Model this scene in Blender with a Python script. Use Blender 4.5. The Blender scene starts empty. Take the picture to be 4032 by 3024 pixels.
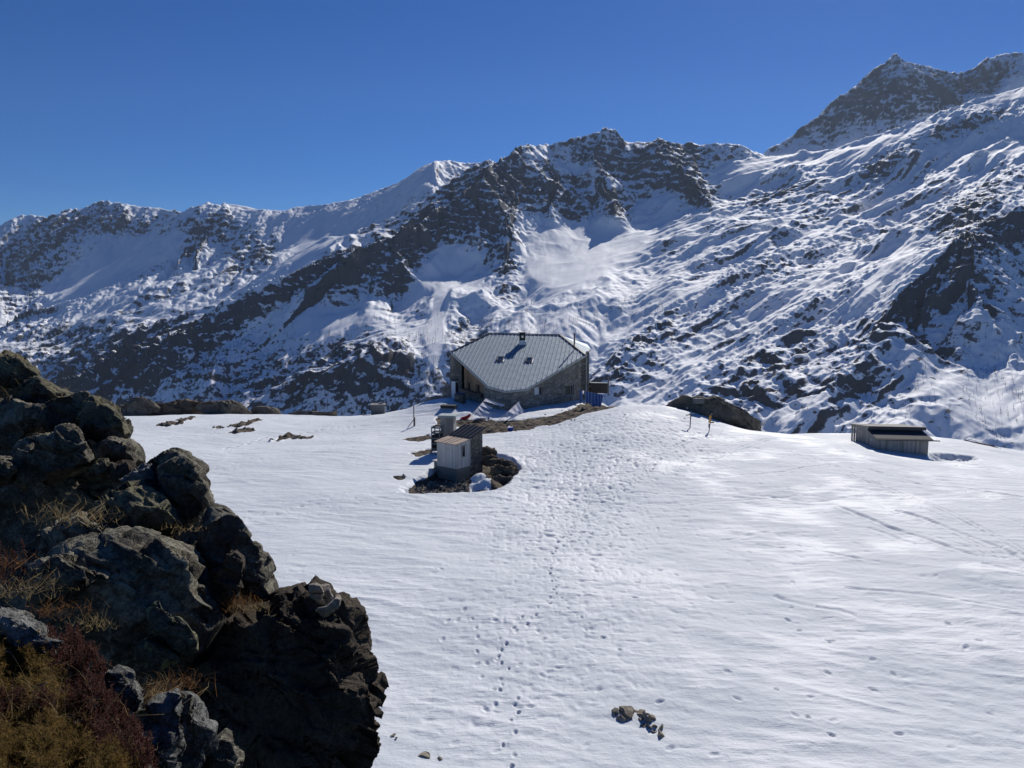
import bpy, bmesh, math, random
import numpy as np
MQ = 1.0
from mathutils import Vector, Matrix
random.seed(7); RNG = np.random.default_rng(7)
SC = bpy.context.scene
COL = SC.collection
R_ = math.radians
# ------------------------------------------------------------------ camera
ZC = 12.6                      # eye height above the snow plateau datum
PITCH = R_(6.3)
F = 759.0                      # focal length in units of a 1024 wide frame
SP, CP = math.sin(PITCH), math.cos(PITCH)
def ray(px, py):
    cx = (px-512)/F; cy = (384-py)/F
    x, y, z = cx, CP+cy*SP, -SP+cy*CP
    return x/y, z/y
def P(px, py, d):
    """world point seen in the photograph at px,py standing d metres ahead of the viewer"""
    u, e = ray(px, py)
    return Vector((u*d, d, ZC+e*d))
def PZ(px, py, z):
    u, e = ray(px, py); d = (z-ZC)/e
    return Vector((u*d, d, z))
cam = bpy.data.cameras.new('camera'); cam.sensor_width = 36; cam.lens = F/1024*36
cam.clip_start = 0.05; cam.clip_end = 20000
camo = bpy.data.objects.new('camera', cam); COL.objects.link(camo)
camo.location = (0, 0, ZC); camo.rotation_euler = (R_(90)-PITCH, 0, 0)
SC.camera = camo
# ------------------------------------------------------------------ light
SUN_EL, SUN_AZ = R_(33.5), R_(23)
w = bpy.data.worlds.new('World'); SC.world = w; w.use_nodes = True
nt = w.node_tree; bg = nt.nodes['Background']
sky = nt.nodes.new('ShaderNodeTexSky'); sky.sky_type = 'NISHITA'; sky.sun_disc = False
sky.sun_elevation = SUN_EL; sky.sun_rotation = SUN_AZ
sky.altitude = 2600; sky.air_density = 1.0; sky.dust_density = 0.25; sky.ozone_density = 6.0
hs = nt.nodes.new('ShaderNodeHueSaturation'); hs.inputs['Saturation'].default_value = 1.26; hs.inputs['Hue'].default_value = .512
nt.links.new(sky.outputs[0], hs.inputs['Color']); nt.links.new(hs.outputs[0], bg.inputs[0]); bg.inputs[1].default_value = SKY_STRENGTH = 0.070
sl = bpy.data.lights.new('sun', 'SUN'); sl.energy = 4.7; sl.angle = R_(0.53); sl.color = (1.0, .95, .88)
so = bpy.data.objects.new('sun', sl); COL.objects.link(so)
sd = Vector((math.sin(SUN_AZ)*math.cos(SUN_EL), math.cos(SUN_AZ)*math.cos(SUN_EL), math.sin(SUN_EL)))
so.rotation_euler = sd.to_track_quat('Z', 'Y').to_euler()
SC.view_settings.view_transform = 'Standard'; SC.view_settings.look = 'None'
SC.view_settings.exposure = 0.0; SC.view_settings.gamma = 1.0
SC.cycles.max_bounces = 5; SC.cycles.diffuse_bounces = 2; SC.cycles.glossy_bounces = 2
SC.cycles.transparent_max_bounces = 6; SC.cycles.use_denoising = True; SC.cycles.denoiser = 'OPENIMAGEDENOISE'
SC.cycles.use_adaptive_sampling = False
# ------------------------------------------------------------------ numpy noise
_pg = np.random.default_rng(11)
_perm = _pg.permutation(256).astype(np.int64); _perm = np.concatenate([_perm, _perm, _perm])
_g = _pg.normal(size=(256, 3)); _g /= np.linalg.norm(_g, axis=1)[:, None]
_g = _g.astype(np.float32)
def perlin(x, y, z):
    x = np.asarray(x, np.float32); y = np.asarray(y, np.float32); z = np.asarray(z, np.float32)
    xi = np.floor(x); yi = np.floor(y); zi = np.floor(z)
    xf = x-xi; yf = y-yi; zf = z-zi
    X = xi.astype(np.int64) & 255; Y = yi.astype(np.int64) & 255; Z = zi.astype(np.int64) & 255
    f = lambda t: t*t*t*(t*(t*6-15)+10)
    u, v, w_ = f(xf), f(yf), f(zf)
    def gr(dx, dy, dz):
        h = _perm[_perm[_perm[X+dx]+Y+dy]+Z+dz]
        gg = _g[h]
        return gg[..., 0]*(xf-dx)+gg[..., 1]*(yf-dy)+gg[..., 2]*(zf-dz)
    def L(a, b, t): return a+t*(b-a)
    return 1.5*L(L(L(gr(0,0,0), gr(1,0,0), u), L(gr(0,1,0), gr(1,1,0), u), v),
             L(L(gr(0,0,1), gr(1,0,1), u), L(gr(0,1,1), gr(1,1,1), u), v), w_)
def fbm(x, y, z, o=4, lac=2.03, g=.5):
    a = 1.0; s = 0
    for i in range(o):
        s = s+a*perlin(x, y, z); x = x*lac+17.3; y = y*lac+5.1; z = z*lac+9.7; a *= g
    return s
def ridged(x, y, z, o=4, lac=2.07, g=.5):
    a = 1.0; s = 0; wgt = 1.0
    for i in range(o):
        n = 1-np.abs(perlin(x, y, z))*1.35; n = n*n
        s = s+a*n*wgt; wgt = np.clip(n*1.4, 0, 1)
        x = x*lac+3.3; y = y*lac+15.1; z = z*lac+7.7; a *= g
    return s
def sstep(a, b, x):
    t = np.clip((x-a)/(b-a), 0, 1); return t*t*(3-2*t)
# ------------------------------------------------------------------ objects
def tag(o, label=None, cat=None, group=None, kind=None):
    if label: o['label'] = label
    if cat: o['category'] = cat
    if group: o['group'] = group
    if kind: o['kind'] = kind
    return o
def empty(name, loc=(0, 0, 0), rz=0.0):
    o = bpy.data.objects.new(name, None); COL.objects.link(o); o.empty_display_size = .2
    o.location = loc; o.rotation_euler = (0, 0, rz); return o
def mesh_obj(name, verts, faces, mat, parent=None, smooth=False, loc=None):
    me = bpy.data.meshes.new(name); me.from_pydata([tuple(v) for v in verts], [], faces); me.update()
    if mat: me.materials.append(mat)
    if smooth: me.polygons.foreach_set('use_smooth', [True]*len(me.polygons))
    o = bpy.data.objects.new(name, me); COL.objects.link(o)
    if parent: o.parent = parent
    if loc is not None: o.location = loc
    return o
def np_mesh(name, V, Q, mat, attrs=None, smooth=True, parent=None):
    """V (n,3) float, Q (m,k) int with k = 3 or 4"""
    me = bpy.data.meshes.new(name); n, m, k = len(V), len(Q), Q.shape[1]
    me.vertices.add(n); me.vertices.foreach_set('co', np.ascontiguousarray(V, np.float32).ravel())
    me.loops.add(m*k); me.loops.foreach_set('vertex_index', np.ascontiguousarray(Q, np.int32).ravel())
    me.polygons.add(m); me.polygons.foreach_set('loop_start', np.arange(0, m*k, k, dtype=np.int32))
    me.polygons.foreach_set('loop_total', np.full(m, k, np.int32))
    me.polygons.foreach_set('use_smooth', np.full(m, smooth, bool))
    for an, av in (attrs or {}).items():
        if av.ndim == 1:
            a = me.attributes.new(an, 'FLOAT', 'POINT'); a.data.foreach_set('value', np.ascontiguousarray(av, np.float32))
        else:
            a = me.attributes.new(an, 'FLOAT_COLOR', 'POINT'); c = np.ones((len(av), 4), np.float32); c[:, :3] = av
            a.data.foreach_set('color', c.ravel())
    me.update(calc_edges=True)
    if mat: me.materials.append(mat)
    o = bpy.data.objects.new(name, me); COL.objects.link(o)
    if parent: o.parent = parent
    return o
def grid_quads(nr, nc):
    i = np.arange((nr-1)*nc).reshape(nr-1, nc)[:, :-1]
    return np.stack([i, i+1, i+nc+1, i+nc], -1).reshape(-1, 4)
class MB:
    """collects boxes, bars, prisms and tubes that become ONE mesh object"""
    def __init__(s): s.v = []; s.f = []
    def add(s, vs, fs):
        b = len(s.v); s.v += [Vector(v) for v in vs]; s.f += [tuple(i+b for i in f) for f in fs]
    def box(s, c, d, rz=0.0, tilt=None):
        M = Matrix.Rotation(rz, 3, 'Z')
        if tilt is not None: M = M @ tilt
        c = Vector(c); hx, hy, hz = d[0]/2, d[1]/2, d[2]/2
        vs = [c+M @ Vector((sx*hx, sy*hy, sz*hz)) for sx in (-1, 1) for sy in (-1, 1) for sz in (-1, 1)]
        s.add(vs, [(0,1,3,2), (4,6,7,5), (0,4,5,1), (2,3,7,6), (0,2,6,4), (1,5,7,3)])
    def bar(s, a, b, wx, wz, up=Vector((0, 0, 1))):
        a = Vector(a); b = Vector(b); t = (b-a).normalized()
        sx = t.cross(up)
        if sx.length < 1e-5: sx = t.cross(Vector((1, 0, 0)))
        sx.normalize(); sz = sx.cross(t).normalized()
        vs = [q+sx*(i*wx/2)+sz*(j*wz/2) for q in (a, b) for i, j in ((-1,-1), (1,-1), (1,1), (-1,1))]
        s.add(vs, [(3,2,1,0), (4,5,6,7), (0,1,5,4), (1,2,6,5), (2,3,7,6), (3,0,4,7)])
    def tube(s, pts, r, n=8):
        pts = [Vector(p) for p in pts]; rs = r if isinstance(r, (list, tuple)) else [r]*len(pts)
        b = len(s.v); rings = []
        for i, p in enumerate(pts):
            t = (pts[min(i+1, len(pts)-1)]-pts[max(i-1, 0)]).normalized()
            a = t.cross(Vector((0, 0, 1)))
            if a.length < 1e-3: a = t.cross(Vector((1, 0, 0)))
            a.normalize(); c = a.cross(t)
            for k in range(n):
                an = 2*math.pi*k/n
                s.v.append(p+(a*math.cos(an)+c*math.sin(an))*rs[i])
        for i in range(len(pts)-1):
            for k in range(n):
                k2 = (k+1) % n
                s.f.append((b+i*n+k, b+i*n+k2, b+(i+1)*n+k2, b+(i+1)*n+k))
        s.f.append(tuple(b+k for k in range(n))[::-1]); s.f.append(tuple(b+(len(pts)-1)*n+k for k in range(n)))
    def prism(s, poly, off):
        """poly: list of 3D points, off: extrusion vector"""
        n = len(poly); off = Vector(off); ps = [Vector(p) for p in poly]
        s.add(ps+[p+off for p in ps], [tuple(range(n))[::-1], tuple(range(n, 2*n))]+[(i, (i+1) % n, n+(i+1) % n, n+i) for i in range(n)])
    def build(s, name, mat, parent=None, smooth=False, bevel=0, loc=None):
        o = mesh_obj(name, s.v, s.f, mat, parent, smooth, loc)
        bm = bmesh.new(); bm.from_mesh(o.data); bmesh.ops.recalc_face_normals(bm, faces=bm.faces)
        if bevel:
            bmesh.ops.bevel(bm, geom=list(bm.edges), offset=bevel, segments=1, affect='EDGES', clamp_overlap=True)
        bm.to_mesh(o.data); bm.free(); return o
def copy_tree(o, parent=None):
    c = o.copy(); COL.objects.link(c); c.parent = parent
    for ch in list(o.children): copy_tree(ch, c)
    return c
# ------------------------------------------------------------------ material helper
class NT:
    def __init__(s, name):
        s.m = bpy.data.materials.new(name); s.m.use_nodes = True; s.t = s.m.node_tree
        s.b = s.t.nodes['Principled BSDF']; s.b.inputs['Roughness'].default_value = .9
        s.b.inputs['Specular IOR Level'].default_value = .3
        s.tc = s.t.nodes.new('ShaderNodeTexCoord')
    def n(s, ty, **kw):
        nd = s.t.nodes.new('ShaderNode'+ty)
        for k, v in kw.items(): setattr(nd, k, v)
        return nd
    def l(s, a, b): s.t.links.new(a, b)
    def val(s, sock, v):
        if hasattr(v, 'node'): s.l(v, sock)
        else: sock.default_value = v
    def coord(s, scale=(1, 1, 1), rot=(0, 0, 0), src='Object', off=(0, 0, 0)):
        mp = s.n('Mapping'); mp.inputs['Scale'].default_value = scale; mp.inputs['Rotation'].default_value = rot
        mp.inputs['Location'].default_value = off
        s.l(s.tc.outputs[src], mp.inputs[0]); return mp.outputs[0]
    def world(s, scale=(1, 1, 1), rot=(0, 0, 0)):
        g = s.n('NewGeometry'); mp = s.n('Mapping'); mp.inputs['Scale'].default_value = scale
        mp.inputs['Rotation'].default_value = rot; s.l(g.outputs['Position'], mp.inputs[0]); return mp.outputs[0]
    def noise(s, scale, detail=5, rough=.55, vec=None, dist=0):
        nd = s.n('TexNoise'); nd.inputs['Scale'].default_value = scale; nd.inputs['Detail'].default_value = detail
        nd.inputs['Roughness'].default_value = rough; nd.inputs['Distortion'].default_value = dist
        if vec is not None: s.l(vec, nd.inputs['Vector'])
        return nd.outputs[0]
    def voro(s, scale, feature='F1', vec=None, out='Distance', rnd=1.0):
        nd = s.n('TexVoronoi', feature=feature); nd.inputs['Scale'].default_value = scale
        nd.inputs['Randomness'].default_value = rnd
        if vec is not None: s.l(vec, nd.inputs['Vector'])
        return nd.outputs[out]
    def ramp(s, fac, stops, interp='LINEAR'):
        r = s.n('ValToRGB'); r.color_ramp.interpolation = interp; el = r.color_ramp.elements
        while len(el) < len(stops): el.new(.5)
        for e, (p, c) in zip(el, stops):
            e.position = p; e.color = (c, c, c, 1) if not isinstance(c, (tuple, list)) else (*c, 1)
        s.l(fac, r.inputs[0]); return r.outputs[0]
    def math(s, op, a, b=0.0, c=0.0, clamp=False):
        nd = s.n('Math', operation=op); nd.use_clamp = clamp
        s.val(nd.inputs[0], a); s.val(nd.inputs[1], b); s.val(nd.inputs[2], c); return nd.outputs[0]
    def mix(s, fac, a, b, blend='MIX'):
        nd = s.n('Mix', data_type='RGBA', blend_type=blend)
        s.val(nd.inputs[0], fac)
        for i, v in ((6, a), (7, b)):
            if hasattr(v, 'node'): s.l(v, nd.inputs[i])
            else: nd.inputs[i].default_value = (*v, 1)
        return nd.outputs[2]
    def attr(s, name, out='Fac'):
        nd = s.n('Attribute'); nd.attribute_name = name; return nd.outputs[out]
    def bump(s, h, strength=.5, dist=.02, normal=None):
        nd = s.n('Bump'); nd.inputs['Strength'].default_value = strength; nd.inputs['Distance'].default_value = dist
        s.l(h, nd.inputs['Height'])
        if normal is not None: s.l(normal, nd.inputs['Normal'])
        return nd.outputs[0]
    def color(s, c): s.val(s.b.inputs['Base Color'], c if hasattr(c, 'node') else (*c, 1)); return s
    def rough(s, r): s.val(s.b.inputs['Roughness'], r); return s
    def normal(s, n): s.l(n, s.b.inputs['Normal']); return s
# ================================================================== far mountains
KU, KD = 5.0, 2.6
def tps_fit(C):
    C = np.array(C, float); U = []; 
    for px, py, d in C:
        u, e = ray(px, py); U.append((u*KU, math.log(d)*KD, e))
    U = np.array(U); X = U[:, :2]; n = len(X)
    r2 = ((X[:, None]-X[None])**2).sum(-1)
    K = np.where(r2 > 0, .5*r2*np.log(r2+1e-12), 0)+np.eye(n)*0.004
    Pm = np.hstack([np.ones((n, 1)), X]); A = np.zeros((n+3, n+3)); A[:n, :n] = K; A[:n, n:] = Pm; A[n:, :n] = Pm.T
    b = np.zeros(n+3); b[:n] = U[:, 2]
    sol = np.linalg.solve(A, b); return X, sol
def tps_eval(fit, u, d):
    X, sol = fit; n = len(X); sh = u.shape
    q = np.stack([u.ravel()*KU, np.log(d.ravel())*KD], 1); out = np.zeros(len(q))
    for s0 in range(0, len(q), 20000):
        qq = q[s0:s0+20000]; r2 = ((qq[:, None]-X[None])**2).sum(-1)
        K = .5*r2*np.log(r2+1e-12)
        out[s0:s0+20000] = K @ sol[:n]+sol[n]+qq @ sol[n+1:]
    return out.reshape(sh)
CTRL = []
def colm(px, *pd):
    for py, d in pd: CTRL.append((px, py, d))
# each column of the valley side: (row in the photo, distance in km) from the valley floor up to the crest
colm(-60, (470,1.7),(420,1.85),(370,2.1),(330,2.6),(290,3.3),(262,3.9),(235,4.4),(290,5.2))
colm(25, (470,1.6),(420,1.75),(380,1.9),(345,2.3),(325,2.8),(300,3.3),(270,3.9),(240,4.3),(214,4.5),(262,5.2))
colm(75, (470,1.45),(425,1.55),(385,1.75),(350,2.1),(325,2.45),(300,2.9),(285,3.4),(262,3.9),(235,4.3),(210,4.5),(260,5.2))
colm(120,(470,1.2),(420,1.3),(385,1.42),(355,1.7),(325,2.2),(300,2.6),(280,3.0),(262,3.6),(240,4.1),(205,4.5),(256,5.2))
colm(170,(470,1.05),(420,1.15),(380,1.29),(350,1.39),(325,2.0),(310,2.25),(285,2.7),(262,3.3),(240,4.0),(212,4.4),(262,5.1))
colm(215,(470,.95),(420,1.07),(372,1.28),(335,1.44),(305,2.1),(280,2.6),(250,3.2),(205,3.7),(262,4.6))
colm(270,(470,.87),(420,1.0),(370,1.22),(330,1.42),(300,1.52),(280,2.4),(262,2.7),(240,3.2),(210,3.6),(262,4.5))
colm(333,(470,.82),(420,.95),(370,1.12),(325,1.36),(300,1.5),(280,1.59),(256,1.66),(248,2.5),(228,3.1),(205,3.4),(258,4.2))
colm(390,(470,.78),(420,.9),(370,1.02),(325,1.3),(300,1.53),(270,1.63),(240,1.72),(238,1.9),(222,2.7),(188,3.4),(248,4.2))
colm(440,(470,.74),(420,.86),(370,1.0),(325,1.25),(285,1.6),(255,1.9),(215,2.06),(195,2.5),(164,3.4),(235,4.2))
colm(490,(470,.7),(420,.83),(370,.98),(320,1.22),(275,1.68),(240,1.97),(190,2.22),(165,2.36),(205,2.95),(230,3.7))
colm(545,(470,.67),(420,.8),(370,.97),(320,1.2),(275,1.55),(235,1.98),(205,2.25),(175,2.48),(148,2.7),(190,3.1),(230,3.8))
colm(602,(470,.64),(420,.77),(370,.95),(320,1.18),(275,1.5),(240,1.98),(205,2.35),(175,2.6),(132,2.88),(180,3.25),(225,3.9))
colm(660,(470,.62),(420,.73),(370,.9),(320,1.13),(275,1.45),(240,1.85),(208,2.3),(185,2.5),(140,2.86),(185,3.25),(225,3.9))
colm(720,(470,.6),(420,.7),(370,.86),(320,1.1),(275,1.42),(235,1.8),(200,2.3),(175,2.65),(145,2.85),(190,3.3))
colm(770,(470,.58),(420,.68),(370,.83),(320,1.05),(275,1.38),(235,1.75),(200,2.25),(175,2.7),(154,3.0),(175,3.4),(165,3.9),(150,4.1),(200,4.8))
colm(833,(470,.57),(420,.66),(370,.8),(320,1.0),(275,1.33),(235,1.75),(200,2.25),(170,2.7),(148,3.0),(165,3.4),(140,3.9),(104,4.2),(160,4.9))
colm(890,(470,.56),(420,.65),(370,.79),(340,.88),(310,.97),(275,1.25),(235,1.6),(200,2.05),(165,2.6),(132,3.0),(155,3.35),(110,3.95),(57,4.2),(120,4.9))
colm(950,(470,.55),(420,.63),(370,.78),(320,.97),(280,1.05),(248,1.1),(235,1.35),(200,1.8),(165,2.4),(135,2.8),(110,3.0),(135,3.35),(105,3.95),(72,4.2),(130,4.9))
colm(1024,(470,.53),(420,.61),(370,.74),(320,.95),(275,1.07),(240,1.16),(213,1.25),(190,1.7),(155,2.25),(120,2.7),(87,3.0),(115,3.35),(85,3.95),(53,4.2),(110,4.9))
colm(1090,(470,.52),(420,.6),(370,.72),(320,.92),(275,1.05),(235,1.14),(210,1.25),(180,1.7),(140,2.25),(105,2.7),(70,3.0),(100,3.35),(60,4.2),(110,4.9))
def DK(c): return 950*(c/.95)**.70      # kilometres read off the photograph, drawn in to give the valley side its true steepness
FIT = tps_fit([(a, b, DK(c)) for a, b, c in CTRL])
# crests: (photo x, photo y, km), slopes of the two sides
RIDGES = [
 ([(-40,240,4.5),(0,229,4.5),(25,215,4.5),(46,217,4.5),(69,211,4.5),(104,201,4.5),(139,207,4.5),(178,213,4.3),(190,214,4.1),(203,208,3.8),(215,204,3.7)], .62, 25),
 ([(215,204,3.7),(212,222,3.55),(204,237,3.42),(182,255,3.25),(150,268,3.1),(120,281,2.95),(90,294,2.8),(55,305,2.7),(0,342,2.5),(-50,370,2.4)], (.42,.9), 18),
 ([(215,204,3.7),(241,211,3.65),(278,211,3.6),(296,207,3.55),(333,204,3.5),(370,194,3.45),(403,184,3.4),(426,174,3.4),(447,161,3.4),(468,163,3.45),(491,160,3.5)], .55, 25),
 ([(403,232,1.78),(386,236,1.72),(375,240,1.7),(340,256,1.65),(296,275,1.58),(231,302,1.5),(190,325,1.43),(130,346,1.38),(60,386,1.32)], (1.15,.6), 10),
 ([(403,232,1.78),(415,228,1.85),(440,205,1.98),(463,194,2.05),(480,178,2.15),(498,160,2.33),(523,147,2.52),(532,146,2.6),(551,148,2.68),(579,139,2.78),(602,131,2.85),(616,134,2.87),(625,143,2.88),(643,146,2.88),(660,138,2.85),(673,143,2.83)], .95, 12),
 ([(532,146,2.6),(520,175,2.35),(512,205,2.1),(505,235,1.88),(508,262,1.75),(498,290,1.6)], .8, 10),
 ([(602,131,2.85),(600,160,2.6),(607,190,2.38),(612,212,2.15)], .8, 12),
 ([(551,148,2.68),(560,185,2.4),(548,205,2.2)], .8, 12),
 ([(660,138,2.85),(675,165,2.62),(692,185,2.42),(708,198,2.25)], .9, 12),
 ([(673,143,2.83),(694,141,2.88),(722,143,2.9),(745,148,2.95),(760,152,3.0)], .9, 10),
 ([(768,150,4.0),(796,134,4.1),(833,104,4.2),(861,83,4.2),(880,62,4.2),(891,53,4.2),(903,60,4.2),(926,64,4.25),(940,69,4.25),(954,72,4.3),(972,69,4.3),(986,58,4.3),(1000,55,4.3),(1024,52,4.3),(1080,48,4.3)], 1.0, 15),
 ([(891,53,4.2),(880,90,4.05),(870,130,3.9)], .8, 15),
 ([(986,58,4.3),(960,100,4.05),(945,135,3.9)], .8, 15),
 ([(1050,198,1.3),(1024,207,1.24),(1000,212,1.2),(985,220,1.18),(968,228,1.14),(955,240,1.1),(940,258,1.06),(922,272,1.03),(903,287,1.0),(886,306,.96),(868,324,.93),(850,340,.9),(826,356,.86),(790,378,.8)], (1.1,.45), 8),
 ([(968,228,1.14),(975,265,1.0),(990,300,.9)], .7, 10),
 ([(768,152,3.0),(800,151,3.0),(833,147,3.0),(880,133,3.0),(926,118,3.0),(972,102,3.0),(1030,83,3.0),(1080,70,3.0)], (.42,.5), 8),
 ([(870,165,2.6),(900,140,2.75),(935,128,2.8),(960,112,2.9),(1000,98,2.98)], .55, 12),
 ([(950,205,1.75),(985,185,1.95),(1030,168,2.1)], .6, 10),
 ([(605,395,.92),(640,345,1.05),(700,300,1.25),(760,262,1.5),(800,240,1.7)], .42, 25),
 ([(700,390,.82),(760,340,1.0),(830,300,1.12)], .4, 20),
]
NU, ND = int(1500*MQ), int(1000*MQ)
uu = np.linspace(ray(-90, 384)[0], ray(1114, 384)[0], NU)
dd = np.exp(np.linspace(math.log(470), math.log(3250), ND))
uc = np.linspace(uu[0], uu[-1], 260); dc = np.linspace(math.log(dd[0]), math.log(dd[-1]), 260)
Uc, Dc = np.meshgrid(uc, dc); Ec = tps_eval(FIT, Uc, np.exp(Dc))
def bil(E, u, ld):
    a = np.clip((u-uc[0])/(uc[1]-uc[0]), 0, 258.999); b = np.clip((ld-dc[0])/(dc[1]-dc[0]), 0, 258.999)
    i = a.astype(int); j = b.astype(int); fa = a-i; fb = b-j
    return (E[j, i]*(1-fa)+E[j, i+1]*fa)*(1-fb)+(E[j+1, i]*(1-fa)+E[j+1, i+1]*fa)*fb
U, D = np.meshgrid(uu, dd)
U = U.astype(np.float32); D = D.astype(np.float32); X = U*D; Y = D
# domain warp makes spurs and crests wander
wx = fbm(X/420, Y/420, 0*X+3.1, 4)*26+fbm(X/90, Y/90, 0*X+13.1, 3)*9
wy = fbm(X/420, Y/420, 0*X+7.7, 4)*26+fbm(X/90, Y/90, 0*X+23.1, 3)*9
Xw, Yw = X+wx, Y+wy
base = (ZC+bil(Ec, U, np.log(D))*D).astype(np.float32)
Z = base.copy(); crest = np.zeros_like(Z)
for pts, slope, k in RIDGES:
    sL, sR = slope if isinstance(slope, tuple) else (slope, slope)
    W = [P(a, b, DK(c)) for a, b, c in pts]
    us = [p.x/p.y for p in W]; i0, i1 = np.searchsorted(uu, [min(us)-.3, max(us)+.3]); Zf = Z; cf = crest
    Z = Zf[:, i0:i1]; Xs = Xw[:, i0:i1]; Ys = Yw[:, i0:i1]
    best = np.full(Z.shape, -1e9, np.float32)
    for a, b in zip(W[:-1], W[1:]):
        dx, dy = b.x-a.x, b.y-a.y; L2 = dx*dx+dy*dy
        t = np.clip(((Xs-a.x)*dx+(Ys-a.y)*dy)/L2, 0, 1)
        dist = np.sqrt((Xs-a.x-t*dx)**2+(Ys-a.y-t*dy)**2)
        sd_ = (Xs-a.x)*dy-(Ys-a.y)*dx; sl_ = np.where(sd_ > 0, sR, sL)
        h = a.z+t*(b.z-a.z)-sl_*dist-.0004*dist**2
        best = np.maximum(best, h)
    dlt = best-Z
    h = np.clip(.5+.5*dlt/k, 0, 1)
    cf[:, i0:i1] = np.maximum(cf[:, i0:i1], sstep(-40, 10, dlt))
    Zf[:, i0:i1] = Z*(1-h)+best*h+k*h*(1-h)*.5
    Z = Zf; crest = cf
# photo position of every point of the surface: used to place bare rock and the bands that darken a shaded spur side
def project(x, y, z):
    cz = y*CP-(z-ZC)*SP; cy = y*SP+(z-ZC)*CP
    return 512+F*x/cz, 384-F*cy/cz
PX, PY = project(X, Y, Z)
def blobs(PX, PY, B, scale=1.0):
    Rr = np.zeros_like(PX)
    for cx, cy, rx, ry, rot, amp in B:
        c, s = math.cos(R_(rot)), math.sin(R_(rot)); dx, dy = PX-cx, PY-cy
        a = (dx*c-dy*s)/rx; b = (dx*s+dy*c)/ry
        Rr += amp*np.exp(-(a*a+b*b)*1.1)
    return Rr
ROCK = [ (345,264,30,9,25,.8),(300,284,38,10,25,.8),(235,312,48,11,23,.8),(170,338,48,11,20,.75),(100,362,50,11,20,.6),  # rock bands under the long spur's crest also paint its shaded near side
 (192,248,14,9,45,.6),(150,272,32,7,22,.65),(105,291,32,7,22,.6),(60,309,26,7,20,.5),(175,290,60,22,25,.22),(165,222,40,16,0,.35), (470,325,40,16,-20,.45),(420,300,10,20,-20,.3), (390,272,18,30,-20,.95), # photo x, y, radii, angle, amount of bare rock
 (35,255,60,30,30,.95),(20,300,45,22,20,.45),(112,222,44,15,-15,1.0),(60,225,50,14,10,.5),(180,226,40,18,0,.35),
 (215,222,22,22,0,.35),(245,238,45,18,-30,.5),(235,272,30,12,25,.55),(265,262,35,16,30,.4),(150,300,60,14,25,.2),
 (110,365,80,35,15,.5),(40,335,40,22,30,.4),(200,340,50,25,20,.35),(260,250,40,20,0,.15),
 (375,262,48,30,15,.95),(330,285,50,18,25,.6),(400,250,20,25,-60,.6),(345,372,75,26,8,.55),(280,380,60,30,10,.35),(400,345,30,18,0,.3),
 (450,205,55,22,35,.95),(480,235,40,35,30,.85),(500,185,30,25,30,.8),(440,228,30,16,10,.6),(560,205,50,22,-15,.7),(540,180,30,14,0,.45),(602,155,45,25,0,.65),(640,180,30,25,0,.45),
 (680,165,30,28,-40,.9),(700,192,24,14,-20,.9),(655,150,20,12,0,.7),(508,262,14,34,10,.9),(500,290,12,12,0,.6),(577,218,9,10,0,.9),(613,208,9,12,0,.9),
 (725,152,40,10,0,.5),(890,100,110,45,0,.42),(870,80,50,30,45,.35),(830,120,60,22,45,.45),(960,90,60,30,0,.45),(985,75,40,25,0,.4),
 (892,152,24,14,32,.95),(872,168,14,10,30,.8),(955,125,45,13,22,.75),(990,185,55,18,20,.7),(960,215,45,14,15,.6),(925,180,30,8,30,.4),
 (745,196,35,9,5,.45),(790,188,40,8,25,.35),(720,225,60,10,20,.4),(830,205,50,8,28,.3),(780,235,80,10,28,.35),(860,240,60,10,28,.35),
 (640,262,60,12,25,.4),(700,262,50,14,30,.4),(760,280,70,12,28,.35),(655,330,30,11,35,1.1),(620,370,40,22,40,.7),(625,300,50,14,30,.3),(560,300,60,12,15,.25),
 (700,330,60,14,30,.35),(760,370,60,20,30,.5),(800,340,50,14,30,.4),(740,405,60,18,10,.6),(860,400,60,20,0,.45),
 (975,240,40,18,0,.75),(960,270,45,28,30,.6),(1005,225,40,14,0,.6),(930,300,40,20,30,.6),(985,300,35,22,0,.4),(890,330,40,20,30,.5),(930,350,60,25,10,.35),(850,365,40,18,20,.5),
 (520,380,60,25,0,.35),(430,395,70,18,0,.3),(470,320,50,14,20,.15),(620,260,30,8,10,.3),
]
SNOW = [
 (955,268,45,25,30,-.22),(985,238,30,12,10,-.15),
 (835,152,70,7,8,-1.0),(925,124,60,7,20,-1.0),(1000,97,45,8,20,-1.0),
 (140,255,45,18,35,-.9),(75,295,40,14,30,-.5),(110,275,40,12,25,-.6),(285,262,40,8,38,-.6),(310,235,25,20,40,-.4),(350,215,40,14,0,-.2),
 (455,262,30,17,0,-1.1),(437,320,11,55,-8,-.9),(425,280,9,30,-25,-.6),(575,168,18,7,0,-.6),(560,255,50,28,0,-1.1),(590,235,35,14,0,-.6),(610,245,40,22,0,-.8),(690,235,40,10,0,-.4),
 (760,165,40,12,10,-.4),(720,180,20,16,0,-.4),(840,160,60,7,12,-.6),(980,110,60,6,20,-.5),(940,150,40,6,20,-.5),(1010,150,40,8,10,-.6),(880,275,60,7,42,-.5),(1000,135,40,8,20,-.4),
 (420,335,40,12,0,-.3),(330,318,60,12,20,-.5),(165,398,25,8,10,-.5),(240,400,50,8,15,-.3),(1000,355,30,40,0,-.3),(1000,410,40,14,10,-.3),(690,290,60,9,30,-.2),
]
ROCKF = np.clip(blobs(PX, PY, ROCK), 0, 1.25)+blobs(PX, PY, SNOW)
ROCKF += .26*fbm(X/260, Y/260, Z/260, 3)
Rk = np.clip(ROCKF, 0, 1.2)
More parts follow.
